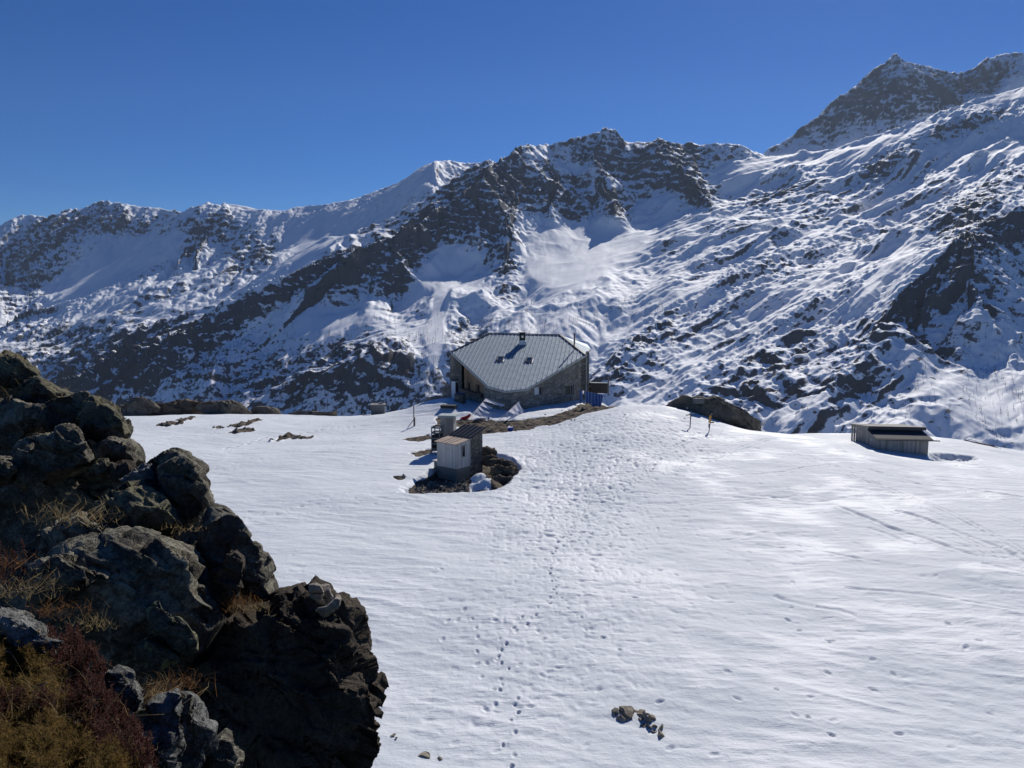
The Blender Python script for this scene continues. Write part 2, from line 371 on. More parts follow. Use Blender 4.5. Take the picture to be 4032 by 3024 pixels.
# relief: ribs and gullies that run down the fall line, crags where rock shows, long wind-smoothed benches where snow lies
def _hash2(i, j, s):
    h = _perm[(_perm[(i & 255)]+(j & 255)+s*37) & 511]; h2 = _perm[(h+(i & 255)*3+91+s) & 511]
    return (h/255.0).astype(np.float32)-.5, (h2/255.0).astype(np.float32)-.5
def gullies(X, Y, gx, gy, lam, seed):
    """eroded relief: waves across the slope, varied from cell to cell; returns height and its gradient"""
    n = np.sqrt(gx*gx+gy*gy)+1e-4; sx, sy = (-gy/n), (gx/n); px, py = X/lam, Y/lam
    ix, iy = np.floor(px), np.floor(py); fx, fy = (px-ix).astype(np.float32), (py-iy).astype(np.float32); ix = ix.astype(np.int64); iy = iy.astype(np.int64)
    H = np.zeros_like(fx); DX = np.zeros_like(fx); DY = np.zeros_like(fx); Wt = np.zeros_like(fx)
    for a in (-1, 0, 1):
        for b in (-1, 0, 1):
            hx, hy = _hash2(ix+a, iy+b, seed); qx = fx-a-.5-hx*.9; qy = fy-b-.5-hy*.9; w_ = np.exp(-(qx*qx+qy*qy)*2.2)
            ph = (qx*sx+qy*sy)*6.2832+hx*5; c_ = np.cos(ph); s_ = -np.sin(ph); H += w_*c_; DX += w_*s_*sx; DY += w_*s_*sy; Wt += w_
    return H/Wt, DX/Wt*6.2832/lam, DY/Wt*6.2832/lam
def grad(Z):
    gy = np.gradient(Z, axis=0)/np.gradient(Y, axis=0); gx = np.gradient(Z, axis=1)/np.gradient(X, axis=1); return gx, gy-gx*U
rot = R_(52); Sx = X*math.cos(rot)-Y*math.sin(rot); Sy = X*math.sin(rot)+Y*math.cos(rot)   # Sy runs along the benches
east = sstep(575, 680, PX)*sstep(120, 165, PY)*(1-sstep(870, 930, PX)*sstep(225, 260, PY))*(1-sstep(.5, .9, Rk)*.7)
west = sstep(360, 300, PX)*sstep(335, 300, PY)
sm = 1-.80*sstep(.05, .45, -ROCKF)
fade = sstep(470, 600, D); tops = 1-.55*crest
gx, gy = grad(Z); 
for _ in range(3):      # smooth the direction field
    for q in (gx, gy):
        q[1:-1] = (q[:-2]+q[1:-1]*2+q[2:])/4; q[:, 1:-1] = (q[:, :-2]+q[:, 1:-1]*2+q[:, 2:])/4
Z += fade*(ridged(X/300, Y/300, Z/500, 3)-.9)*14*tops*(1-.6*west)*(.3+.7*sm)
GUL = []
for lam, amp, sd in ((230, .075, 1), (112, .085, 2), (55, .085, 3), (27, .075, 4), (13, .06, 5)):
    h_, hx_, hy_ = gullies(X+fbm(X/(lam*1.5), Y/(lam*1.5), 0*X+sd, 2)*lam*.22, Y+fbm(X/(lam*1.5), Y/(lam*1.5), 0*X+sd+9, 2)*lam*.22, gx, gy, lam, sd)
    st_ = np.clip((np.sqrt(gx*gx+gy*gy)-.08)/.36, 0, 1)
    k_ = amp*lam*st_*(.08+.92*sm)*(.85+.75*np.clip(Rk, 0, 1))*(1-.75*east)*(1-.2*crest if lam < 60 else 1-.5*crest)
    Z += fade*k_*(h_-.25*np.abs(h_)); GUL.append(h_); gx = gx+hx_*k_*.8; gy = gy+hy_*k_*.8
n3 = ridged(X/24, Y/24, Z/16, 3)-.9
bench = .55*fbm(Sx/55, Sy/420, Z*0+1.5, 3)+.6*(ridged(Sx/95, Sy/520, Z*0+2.5, 3)-.9)
bench2 = ridged(Sx/28, Sy/170, Z*0+4.5, 3)-.9
bench3 = ridged(Sx/11, Sy/60, Z*0+6.5, 2)-.9
ph = (Z+fbm(X/150, Y/150, Z*0+5, 3)*40+X*.12)/24
step = (ph-np.floor(ph)); step = (sstep(.0, .35, step)-step)*24
Z += fade*((n3*(.3+3.4*Rk)*sm+crest*ridged(X/17, Y/17, Z*0+3, 3)*2.2*sm)+east*(1-.5*Rk)*(.3+.7*sm)*(bench*20+bench2*5.5+bench3*.8)+step*.5*np.clip(Rk+.05, 0, 1)*tops*sm)
PX, PY = project(X, Y, Z)
gx, gy = grad(Z)
slope = np.hypot(gx, gy)
scrub = sstep(300, 345, PY)*sstep(620, 480, PX)+.6*sstep(330, 380, PY)*sstep(880, 960, PX)
fine_ = fbm(X/13, Y/13, Z/7, 3)
m = .30*np.tanh(1.4*Rk)+(.34+.35*np.clip(Rk, 0, 1)+.27*east*(.3+1.2*sstep(-.5, .5, fbm(X/170, Y/170, Z*0+8, 2))))*(slope-.78)+.30*fbm(X/34, Y/34, Z/10, 3)*(.45+.55*np.clip(Rk*1.4, 0, 1))+.30*fine_*(.4+.6*np.clip(Rk*1.5, 0, 1))
m += np.clip(Rk+.15, 0, 1)*(.09*GUL[2]+.11*GUL[3]+.10*GUL[4])*(1-east)+scrub*(.21+.16*fine_+.42*fbm(X/6, Y/6, Z/5, 3))
m += (.14*fbm(Sx/16, Sy/60, Z/14, 3)+.16*np.clip(Rk, 0, 1)-.05)*east
m -= .65*np.clip(-ROCKF, 0, 1)
m += .12
MT_PX, MT_PY, MT_Z = PX, PY, Z
tone = .5+.5*fbm(X/180, Y/180, Z/60, 4)
warm = sstep(.3, .9, fbm(X/70+9, Y/70, Z/40, 3)+.5)*sstep(300, 380, PY)*(.35+.65*sstep(.1, .5, m))   # frozen scrub and dead grass low on the valley side
M = NT('snow_and_rock_mountain')
pw = M.world()
fine = M.math('ADD', M.math('MULTIPLY', M.noise(.065, 9, .76, vec=pw), .5), M.math('MULTIPLY', M.noise(.2, 7, .74, vec=M.world((1, 1, 2.2))), .5))
fine2 = M.noise(.012, 4, .6, vec=pw)
mm = M.math('ADD', M.attr('rock'), M.math('MULTIPLY', M.math('SUBTRACT', fine, .5), 2.6))
msk = M.ramp(mm, [(.42, 0.0), (.58, 1.0)])
rockc = M.mix(M.noise(.02, 6, .65, vec=pw), (.030, .036, .050), (.105, .112, .128))
rockc = M.mix(M.math('MULTIPLY', M.attr('warm'), .5), rockc, (.085, .060, .042))
snowc = M.mix(fine2, (.86, .885, .915), (.92, .935, .95))
M.color(M.mix(msk, snowc, rockc)); M.rough(M.math('SUBTRACT', .75, M.math('MULTIPLY', msk, -.2)))
bmp = M.n('Bump'); bmp.inputs['Distance'].default_value = 8.0; M.l(M.math('ADD', M.math('MULTIPLY', msk, .62), .05), bmp.inputs['Strength'])
M.l(M.math('ADD', M.noise(.07, 8, .7, vec=pw), M.math('MULTIPLY', M.noise(.25, 5, .6, vec=pw), .3)), bmp.inputs['Height']); M.normal(bmp.outputs[0])
MAT_MT = M.m
V = np.stack([X, Y, Z], -1).reshape(-1, 3)
mt = np_mesh('mountains', V, grid_quads(ND, NU), MAT_MT, {'rock': m.ravel(), 'warm': warm.ravel()})
tag(mt, kind='structure', label='snow covered rocky mountain range across the valley', cat='mountains')
# ================================================================== near ground: snow plateau
GC = []
def gcol(px, *pd):
    for py, d in pd: GC.append((px, py, d))
NEAR = ((1100,11.5),(900,15.5),(768,20.4),(680,25.3),(600,31.8))
gcol(-150, *NEAR,(500,48),(450,63),(428,78),(417,92),(440,108),(540,140))
gcol(100, *NEAR,(500,48),(450,63),(428,78),(416,92),(440,108),(540,140))
gcol(300, *NEAR,(500,48),(450,64),(430,76),(415,93),(440,110),(540,140))
gcol(385, *NEAR,(500,48),(450,63),(428,76),(414,90),(440,108),(540,140))
gcol(440, *NEAR,(500,48),(455,61),(425,75),(403,85),(401,95),(430,110),(520,135))
gcol(506, *NEAR,(500,47.5),(450,62),(428,72),(411,80),(398,92),(388,104),(430,120),(520,142))
gcol(580, *NEAR,(500,47.5),(460,57),(430,67),(409,79),(398,90),(390,102),(430,116),(520,138))
gcol(640, *NEAR,(500,47.5),(460,55.5),(430,63),(412,70),(405,75),(420,86),(500,112))
gcol(700, *NEAR,(500,47.5),(460,56),(436,64),(424,69),(414,74),(430,84),(500,112))
gcol(750, *NEAR,(500,47.5),(460,56.5),(440,63),(430,69),(434,76),(470,92),(560,125))
gcol(800, *NEAR,(500,47.3),(465,55),(445,62.5),(436,70),(434,78),(465,95),(560,125))
gcol(860, *NEAR,(500,47.2),(470,54),(450,61),(438,71),(434,82),(470,100),(560,130))
gcol(930, *NEAR,(500,47.2),(475,54),(460,60.5),(446,70),(437,82),(470,100),(560,130))
gcol(985, *NEAR,(500,47.2),(478,54),(463,61),(452,70),(445,83),(480,100),(570,130))
gcol(1040, *NEAR,(500,47.2),(480,54),(468,62),(459,71),(455,83),(490,100),(580,130))
gcol(1200, *NEAR,(500,47),(485,53),(478,62),(474,72),(474,84),(520,100),(600,130))
GX = []
for px, py, d in GC:
    p = P(px, py, d); GX.append((p.x/p.y*2.2, math.log(p.y)*2.2, p.z))
GX = np.array(GX); _X = GX[:, :2]; _n = len(_X)
_r2 = ((_X[:, None]-_X[None])**2).sum(-1)
_K = np.where(_r2 > 0, .5*_r2*np.log(_r2+1e-12), 0)+np.eye(_n)*.003
_P = np.hstack([np.ones((_n, 1)), _X]); _A = np.zeros((_n+3, _n+3)); _A[:_n, :_n] = _K; _A[:_n, _n:] = _P; _A[_n:, :_n] = _P.T
_b = np.zeros(_n+3); _b[:_n] = GX[:, 2]; GSOL = np.linalg.solve(_A, _b)
def ground_raw(x, y):
    x = np.atleast_1d(np.asarray(x, float)); y = np.atleast_1d(np.asarray(y, float))
    q = np.stack([(x/y).ravel()*2.2, np.log(y.ravel())*2.2], 1); out = np.zeros(len(q))
    for s0 in range(0, len(q), 40000):
        qq = q[s0:s0+40000]; r2 = ((qq[:, None]-_X[None])**2).sum(-1)
        out[s0:s0+40000] = (.5*r2*np.log(r2+1e-12)) @ GSOL[:_n]+GSOL[_n]+qq @ GSOL[_n+1:]
    return out.reshape(x.shape)
def poly_sdf(x, y, poly):
    """signed distance to a plan polygon, positive inside"""
    d = np.full(x.shape, 1e9); inside = np.zeros(x.shape, bool); n = len(poly)
    for i in range(n):
        ax, ay = poly[i]; bx, by = poly[(i+1) % n]
        ex, ey = bx-ax, by-ay; t = np.clip(((x-ax)*ex+(y-ay)*ey)/(ex*ex+ey*ey+1e-9), 0, 1)
        d = np.minimum(d, np.hypot(x-ax-t*ex, y-ay-t*ey))
        c = ((ay > y) != (by > y)) & (x < (bx-ax)*(y-ay)/(by-ay+1e-12)+ax); inside ^= c
    return np.where(inside, d, -d)
def plan(pts): return [(p.x, p.y) for p in (P(*q) for q in pts)]
def ground_point(px, py, dmin=14, dmax=110):
    """where the sight line through px,py meets the plateau"""
    u, e = ray(px, py); d = np.linspace(dmin, dmax, 1500)
    g = ground_raw(u*d, d)-(ZC+e*d); k = np.argmax(g > 0)
    if g[k] <= 0: k = len(d)-1
    return (u*d[k], d[k])
PIT = plan([(392,492,49),(430,492,49.2),(470,490,49.5),(495,485.5,50.2),(510,476,52),(519,464,54.5),(519,452,57.5),(508,445,60),(488,441,62),(466,446,61),(440,455,58),(412,474,53)])
PIT2 = plan([(928,464,60.6),(945,466,60.8),(968,465,61),(984,459,63),(975,454,65.5),(950,453.5,66),(930,455,65)])
EARTH = plan([(436,424,75.5),(458,425.5,73),(485,431.5,70),(514,430.5,70),(546,427,71),(578,419.5,73),(600,416,73.5),(622,411,75),(640,405.5,80),(640,399,90),(605,395,92),(584,402,88),(578,409,84),(564,417,78),(546,421,75.5),(520,421.5,75.5),(487,420,76.5),(456,420,76.5),(437,417,79)])
STONE_GAPS = [plan(q) for q in (
 [(405,437,69),(428,433,71),(433,436,69),(418,440.5,67)],[(411,450,62),(431,443.5,64),(431,447,62),(416,453.5,60.5)],[(397,472.5,54),(404,472,54),(403,476,53),(397,476,53)],)]
def r7g(*a): return [(111.7+x*.1286, 396.2+y*.1286) for x, y in a]
BARE = [r7g((350,232),(380,214),(430,207),(445,187),(480,192),(510,202),(565,202),(540,222),(460,240),(400,248)), r7g((495,187),(540,170),(600,158),(652,158),(630,177),(580,192),(520,195)),
 r7g((930,227),(980,210),(1060,197),(1090,182),(1130,171),(1178,181),(1130,197),(1080,218),(1010,243),(960,248)), r7g((900,288),(960,264),(1050,243),(1060,257),(1122,251),(1110,274),(1050,278),(960,290)),
 r7g((812,240),(840,234),(872,245),(850,256),(820,250)), r7g((1282,338),(1310,306),(1350,292),(1450,293),(1520,305),(1582,302),(1540,324),(1470,328),(1400,320),(1340,333),(1300,347)), r7g((1214,348),(1235,326),(1254,329),(1240,348)), r7g((780,250),(800,245),(808,250),(790,255)), r7g((890,238),(925,232),(945,238),(910,243))]
GNU, GND = int(1950*MQ), int(950*MQ)
gu = np.linspace(ray(-320, 384)[0], ray(1380, 384)[0], GNU); gd = np.exp(np.linspace(math.log(11.5), math.log(150), GND))
GU, GD = np.meshgrid(gu, gd); GXX = GU*GD; GYY = GD
_uc = np.linspace(gu[0], gu[-1], 240); _dc = np.linspace(math.log(11.5), math.log(150), 240)
_U, _D = np.meshgrid(_uc, np.exp(_dc)); _E = ground_raw(_U*_D, _D)
def ground_smooth(x, y):
    a = np.clip((x/y-_uc[0])/(_uc[1]-_uc[0]), 0, 238.999); b = np.clip((np.log(y)-_dc[0])/(_dc[1]-_dc[0]), 0, 238.999)
    i = np.asarray(a).astype(int); j = np.asarray(b).astype(int); fa = a-i; fb = b-j
    return (_E[j, i]*(1-fa)+_E[j, i+1]*fa)*(1-fb)+(_E[j+1, i]*(1-fa)+_E[j+1, i+1]*fa)*fb
GZ = ground_smooth(GXX, GYY)
GPX, GPY = project(GXX, GYY, GZ)
edge = fbm(GXX/2.2, GYY/2.2, 0*GXX, 4)*.5+fbm(GXX/.5, GYY/.5, 0*GXX+3, 2)*.12
pit = sstep(-.05, .55, poly_sdf(GXX, GYY, PIT)+edge*.6)
pit2 = sstep(-.05, .9, poly_sdf(GXX, GYY, PIT2)+edge*.9)
earth = sstep(-.15, .15, poly_sdf(GXX, GYY, EARTH)+edge*1.5)
_L = np.log
def bare_plan(poly): return [ground_point(a, b_, 60, 100) for a, b_ in poly]
BAREP = [bare_plan(q) for q in BARE]
bare = np.zeros_like(earth)
_rag = fbm(GXX/1.6, GYY/3.2, 0*GXX+14, 4)*.55
for q in BAREP: bare = np.maximum(bare, sstep(-.12, .12, poly_sdf(GXX, GYY*.45, [(a, b_*.45) for a, b_ in q])+_rag*.5))
for q in STONE_GAPS: earth = np.maximum(earth, sstep(-.12, .12, poly_sdf(GXX, GYY, q)+edge*.8))
# gentle swells and wind ripples
z = GZ.copy()
z += fbm(GXX/9, GYY/9, 0*GXX+1, 3)*.16+fbm(GXX/2.4, GYY/1.1, 0*GXX+2, 3)*.028
rip = ridged((GXX*.35+GYY)/1.3, (GXX-GYY*.35)/6, 0*GXX+7, 4)-.9
z += rip*.040*(.4+.6*sstep(-.3, .5, fbm(GXX/14, GYY/14, 0*GXX+4, 2)))
z -= (.38+.42*sstep(51, 56, GYY))*pit+.75*pit2
z += pit2*(np.abs(fbm(GXX/1.5, GYY/1.5, 0*GXX+5, 4))*.7)
z += pit*fbm(GXX/1.1, GYY/1.1, 0*GXX+6, 4)*.25
# trodden snow between hut and hump: thousands of old footprints
tram = np.clip(1.2*np.exp(-(((GPX-585)/75)**2+((GPY-462)/28)**2))+1.1*np.exp(-(((GPX-640)/70)**2+((GPY-430)/16)**2))+.8*np.exp(-(((GPX-570)/70)**2+((GPY-520)/40)**2))+.45*np.exp(-(((GPX-560)/110)**2+((GPY-620)/110)**2))+.5*np.exp(-(((GPX-700)/40)**2+((GPY-450)/25)**2)), 0, 1)
dent = np.clip(perlin(GXX/.42, GYY/.42, 0*GXX+9)-.12, 0, 1)+.7*np.clip(perlin(GXX/.23+7, GYY/.23, 0*GXX+19)-.2, 0, 1)
z -= dent*tram*.21*(1-earth)
z -= np.clip(perlin(GXX/.5, GYY/.38, 0*GXX+29)-.30, 0, 1)*.10*(1-tram)*sstep(-.3, .4, fbm(GXX/7, GYY/7, 0*GXX+8, 2))
def stamp(x, y, rx, ry, rot, depth, rim=.12):
    global z
    i0 = np.searchsorted(gd, y-max(rx, ry)*2.6); i1 = np.searchsorted(gd, y+max(rx, ry)*2.6)+1
    us = np.array([x-max(rx, ry)*2.6, x+max(rx, ry)*2.6])/y; j0, j1 = np.searchsorted(gu, us-.002); j1 += 2
    xs, ys = GXX[i0:i1, j0:j1]-x, GYY[i0:i1, j0:j1]-y; c, s = math.cos(rot), math.sin(rot)
    r2 = ((xs*c+ys*s)/rx)**2+((-xs*s+ys*c)/ry)**2
    z[i0:i1, j0:j1] += -depth*np.exp(-r2**2)+depth*rim*np.exp(-(np.sqrt(r2)-1.6)**2*5)
def walk(pts, step=.62, depth=.13, jit=.09, size=.075):
    W = [ground_point(*p) for p in pts]; side = 1
    for (ax, ay), (bx, by) in zip(W[:-1], W[1:]):
        L = math.hypot(bx-ax, by-ay); n = max(1, int(L/step)); a = math.atan2(by-ay, bx-ax)
        for i in range(n):
            t = i/n; side = -side
            x = ax+(bx-ax)*t-math.sin(a)*side*.09+random.gauss(0, jit); y = ay+(by-ay)*t+math.cos(a)*side*.09+random.gauss(0, jit)
            stamp(x, y, size*1.5*random.uniform(.8, 1.2), size*random.uniform(.8, 1.2), a+random.gauss(0, .25), depth*random.uniform(.6, 1.2))
walk([(592,488),(581,518),(567,537),(555.5,551),(551,570),(553,583),(552,600),(540,610),(528,618),(513,632),(502,643),(501,657),(507,685),(514,722),(508,745),(516,775)], .42, .085, jit=.10, size=.064)
walk([(545,560),(560,600),(600,640),(640,660)], .9, .08); walk([(470,610),(480,650),(492,690),(500,720)], .8, .07)
walk([(780,690),(800,720),(840,735),(860,745)], 1.5, .08); walk([(223,449),(266,437),(330,428.5),(369,424.5)], .8, .10, size=.16)
walk([(560,470),(590,450),(625,432),(650,420)], .5, .12); walk([(500,470),(540,452),(590,436)], .5, .12); walk([(610,500),(660,460),(700,436)], .5, .12)
for _ in range(60): 
    a, b = random.uniform(440, 1000), random.uniform(520, 760); x, y = ground_point(a, b); stamp(x, y, .16, .09, random.uniform(0, 3), random.uniform(.02, .07))
trk = np.zeros_like(z)
def track(pts, wid=.10, depth=.06, gauge=.0):
    W = [ground_point(*p) for p in pts]
    for (ax, ay), (bx, by) in zip(W[:-1], W[1:]):
        L = math.hypot(bx-ax, by-ay); nx, ny = -(by-ay)/L, (bx-ax)/L
        i0 = np.searchsorted(gd, min(ay, by)-.8); i1 = np.searchsorted(gd, max(ay, by)+.8)+1
        us = [(ax-.9)/ay, (bx-.9)/by, (ax+.9)/ay, (bx+.9)/by]; j0 = np.searchsorted(gu, min(us)-.01); j1 = np.searchsorted(gu, max(us)+.01)+1
        xs, ys = GXX[i0:i1, j0:j1], GYY[i0:i1, j0:j1]
        t = ((xs-ax)*(bx-ax)+(ys-ay)*(by-ay))/L**2; wob = fbm(t*L*.12+ax, t*0, t*0, 2)*.35
        o = (xs-ax)*nx+(ys-ay)*ny-wob*np.sin(np.clip(t, 0, 1)*math.pi)
        g = 0
        for off in ((0,) if not gauge else (-gauge/2, gauge/2)):
            g = g+np.exp(-((o-off)/wid)**2)-.35*np.exp(-((np.abs(o-off)-wid*2)/wid)**2)
        z[i0:i1, j0:j1] -= .75*depth*g*(sstep(-.002, .002, t)*sstep(1.002, .998, t))*(.5+.5*sstep(-.3, .4, fbm(t*L*.5, t*0+ax, t*0, 2)))
def zt(*a): return [(761.9+x*.1185, 457.1+y*.1185) for x, y in a]
track(zt((430,0),(720,130),(1000,250),(1400,390),(1800,580),(2250,820)), .10, .08, .35)
track(zt((620,410),(1000,550),(1400,700),(1820,845)), .16, .13); track(zt((880,90),(1300,220),(1700,270),(2230,352)), .14, .10)
track(zt((1130,440),(1500,560),(1800,690),(2000,750),(2170,850),(2300,930)), .15, .12); track(zt((1640,640),(1840,755),(2040,860)), .09, .08, .3)
track(zt((1860,905),(2260,1000)), .14, .09); track(zt((900,590),(1150,690),(1300,740)), .16, .10); track(zt((1850,440),(2260,580)), .12, .08)
track(zt((1340,420),(1560,520)), .08, .07); track(zt((200,-60),(520,80),(800,200)), .1, .07, .3); track(zt((-200,150),(200,120),(600,60)), .12, .06)
track(zt((0,740),(500,790),(1000,880)), .12, .05); track(zt((100,1150),(450,1250),(800,1330)), .14, .07); track(zt((-300,700),(0,640),(300,600)), .12, .05)
track(zt((-550,60),(-250,-60),(60,-140)), .12, .07, .4); track([(715,428),(690,440),(655,455),(620,470)], .1, .09, .35)
track([(240,451),(305,441),(396,426)], .13, .09); track([(330,445),(400,432),(440,425)], .13, .09); track([(120,432),(190,428),(260,424)], .13, .06)
track(zt((1000,560),(1420,660),(1900,830)), .1, .07); track(zt((300,80),(700,250),(1100,480),(1350,560)), .1, .05, .3); track(zt((1700,300),(2260,420)), .1, .07, .3); track(zt((-100,330),(400,380),(900,330)), .15, .06); track(zt((-700,420),(-200,380),(300,330)), .12, .05); track(zt((700,1100),(1500,1180),(2260,1330)), .12, .06); track([(560,500),(640,492),(760,500)], .12, .05); track([(420,520),(520,512),(600,515)], .12, .04)
earth = np.maximum(earth, bare)
z += bare*(np.abs(fbm(GXX/1.4, GYY/1.4, 0*GXX+33, 4))*.45)
z += earth*(fbm(GXX/.9, GYY/.9, 0*GXX+31, 5)*.22-.12)
# snow bank left of the hut and drift along its shaded wall
def bank(px, py, d, r, h):
    global z
    p = P(px, py, d); z += h*np.exp(-(((GXX-p.x)/r[0])**2+((GYY-p.y)/r[1])**2)**1.5)
bank(437, 407, 86, (3.2, 4.5), .55); bank(450,412,82,(1.6,2.5),.35)
for a in ((470,414,78.5,(1.3,1.0),.22),(500,414,77.5,(1.7,.9),.10),(530,413,78,(2.4,1.0),.08),(553,414,79.5,(1.6,1.0),.05)): bank(*a)
DRIFT = plan([(456,413,80),(487,416,78),(506,418.5,76.8),(546,418.5,77),(573,414,80),(577,409,83),(540,409,82),(506,411,80.5),(484,409,82)])
dr = sstep(-.1, .3, poly_sdf(GXX, GYY, DRIFT)+edge*.6); earth *= 1-dr
# mound of ploughed snow beside the little stone shed
bank(478, 468, 54.0, (.75, .9), .85); bank(487, 476, 52.2, (.9, .8), .45); bank(504,449,58.5,(.8,.6),.5)
pitrock = pit*(1-sstep(-.05, .35, poly_sdf(GXX, GYY, plan([(466,486,51.2),(492,484,51),(490,466,54.5),(479,456,57),(470,466,55)]))+edge*.5))
pitrock *= sstep(398, 420, GPX)
pitrock *= 1-sstep(-.1,.3,poly_sdf(GXX, GYY, plan([(497,452,57.5),(519,461,55.5),(522,448,59),(500,441,62),(488,440,63),(490,446,60)]))+edge*.5)
earth = np.clip(np.maximum(earth, sstep(.35, .6, pitrock)), 0, 1)
edgeroll = sstep(92, 104, GYY)
S = NT('snow_field')
so_ = S.world()
big = S.noise(.35, 4, .6, vec=so_); mid = S.noise(2.2, 6, .62, vec=so_); sm_ = S.noise(11, 6, .65, vec=so_)
strk = S.noise(1.0, 5, .6, vec=S.world((.55, 2.6, 1), (0, 0, R_(14))))
snowc = S.mix(S.ramp(big, [(.3, 0.), (.7, 1.)]), (.62, .66, .695), (.70, .73, .755))
gl = S.ramp(S.math('MULTIPLY', S.noise(.16, 3, .5, vec=so_), S.math('ADD', strk, .45)), [(.47, 0.0), (.60, 1.0)])
snowc = S.mix(S.math('MULTIPLY', gl, .35), snowc, (.90, .91, .93))  # glazed patches are also whitened: their glare is put into the colour
en = S.noise(1.4, 8, .7, vec=so_)
ev = S.voro(2.3, vec=so_, out='Color')
earthc = S.ramp(en, [(.25, (.022, .017, .013)), (.45, (.075, .055, .036)), (.6, (.14, .105, .07)), (.8, (.26, .22, .16))])
earthc = S.mix(.3, earthc, S.mix(S.math('MULTIPLY', en, 1.0), (.05, .05, .05), (.2, .19, .17)))
em = S.ramp(S.math('ADD', S.attr('earth'), S.math('MULTIPLY', S.math('SUBTRACT', sm_, .5), .5)), [(.46, 0.), (.54, 1.)])
S.color(S.mix(em, snowc, earthc))
S.rough(S.math('ADD', S.math('SUBTRACT', .72, S.math('MULTIPLY', gl, .20)), S.math('MULTIPLY', em, .33)))
S.b.inputs['Specular IOR Level'].default_value = .13
h = S.math('ADD', S.math('MULTIPLY', mid, .75), S.math('ADD', S.math('MULTIPLY', sm_, .22), S.math('MULTIPLY', strk, .6)))
h = S.math('ADD', h, S.math('MULTIPLY', S.math('MULTIPLY', S.noise(26, 3, .6, vec=so_), gl), .25))
h = S.math('ADD', h, S.math('MULTIPLY', S.math('MULTIPLY', S.voro(3.5, vec=so_), em), .9))
S.normal(S.bump(h, .55, .11))
MAT_SNOW = S.m
gv = np.stack([GXX, GYY, z], -1).reshape(-1, 3)
gr = np_mesh('snow_field', gv, grid_quads(GND, GNU), MAT_SNOW, {'earth': earth.ravel()})
tag(gr, kind='structure')
# ground under and behind the viewer, and the slope falling from the plateau to the valley floor, closing the sheet
_gz = np.ascontiguousarray(z)
def ground_z(x, y):
    """final height of the plateau"""
    b = np.clip(np.interp(math.log(y), np.log(gd), np.arange(GND)), 0, GND-1.001); a = np.clip(np.interp(x/y, gu, np.arange(GNU)), 0, GNU-1.001)
    i, j = int(b), int(a); fb, fa = b-i, a-j
    return float((_gz[i, j]*(1-fa)+_gz[i, j+1]*fa)*(1-fb)+(_gz[i+1, j]*(1-fa)+_gz[i+1, j+1]*fa)*fb)
nr = 40; rows = []
for k in range(nr+1):
    t = k/nr; d = 150*(470/150)**t; zz = z[-1]*(1-t)+(Z[0, 0]*0+np.interp(gu, uu, Z[0]))*t-28*math.sin(t*math.pi)
    rows.append(np.stack([gu*d, np.full(GNU, d), zz], -1))
np_mesh('valley_slope', np.concatenate(rows)[:, :], grid_quads(nr+1, GNU), MAT_SNOW, {'earth': np.zeros((nr+1)*GNU)})['kind'] = 'structure'
# ================================================================== materials of buildings
def stone_mat(name, lo, hi, mortar, sc=2.6, dirt=.0):
    m = NT(name); v = m.coord((1, 1, 1.75))
    w_ = m.mix(.06, v, m.n('TexNoise').outputs[1], 'ADD')
    c = m.voro(sc, vec=w_, out='Color', rnd=.85); e = m.voro(sc, 'DISTANCE_TO_EDGE', vec=w_, rnd=.85)
    sep = m.n('SeparateColor'); m.l(c, sep.inputs[0])
    col = m.ramp(sep.outputs[0], [(0, lo), (.55, tuple((a+b)/2 for a, b in zip(lo, hi))), (1, hi)])
    col = m.mix(m.math('MULTIPLY', sep.outputs[1], .35), col, (hi[0]*1.05, hi[1]*.93, hi[2]*.75))
    col = m.mix(m.math('MULTIPLY', m.noise(9, 6, .7), .6), col, tuple(a*.45 for a in lo))
    col = m.mix(m.ramp(e, [(.015, 1.), (.055, 0.)]), col, mortar)
    m.color(col); m.rough(.92)
    hh = m.math('ADD', m.ramp(e, [(0., 0.), (.10, 1.)]), m.math('MULTIPLY', m.noise(16, 5, .65), .5))
    m.normal(m.bump(hh, .8, .05)); return m.m
M_STONE = stone_mat('granite_rubble_masonry', (.20, .19, .165), (.46, .44, .39), (.12, .115, .10), 1.6)
M_STONE2 = stone_mat('shed_masonry', (.10, .095, .085), (.30, .29, .26), (.055, .052, .047), 2.6)
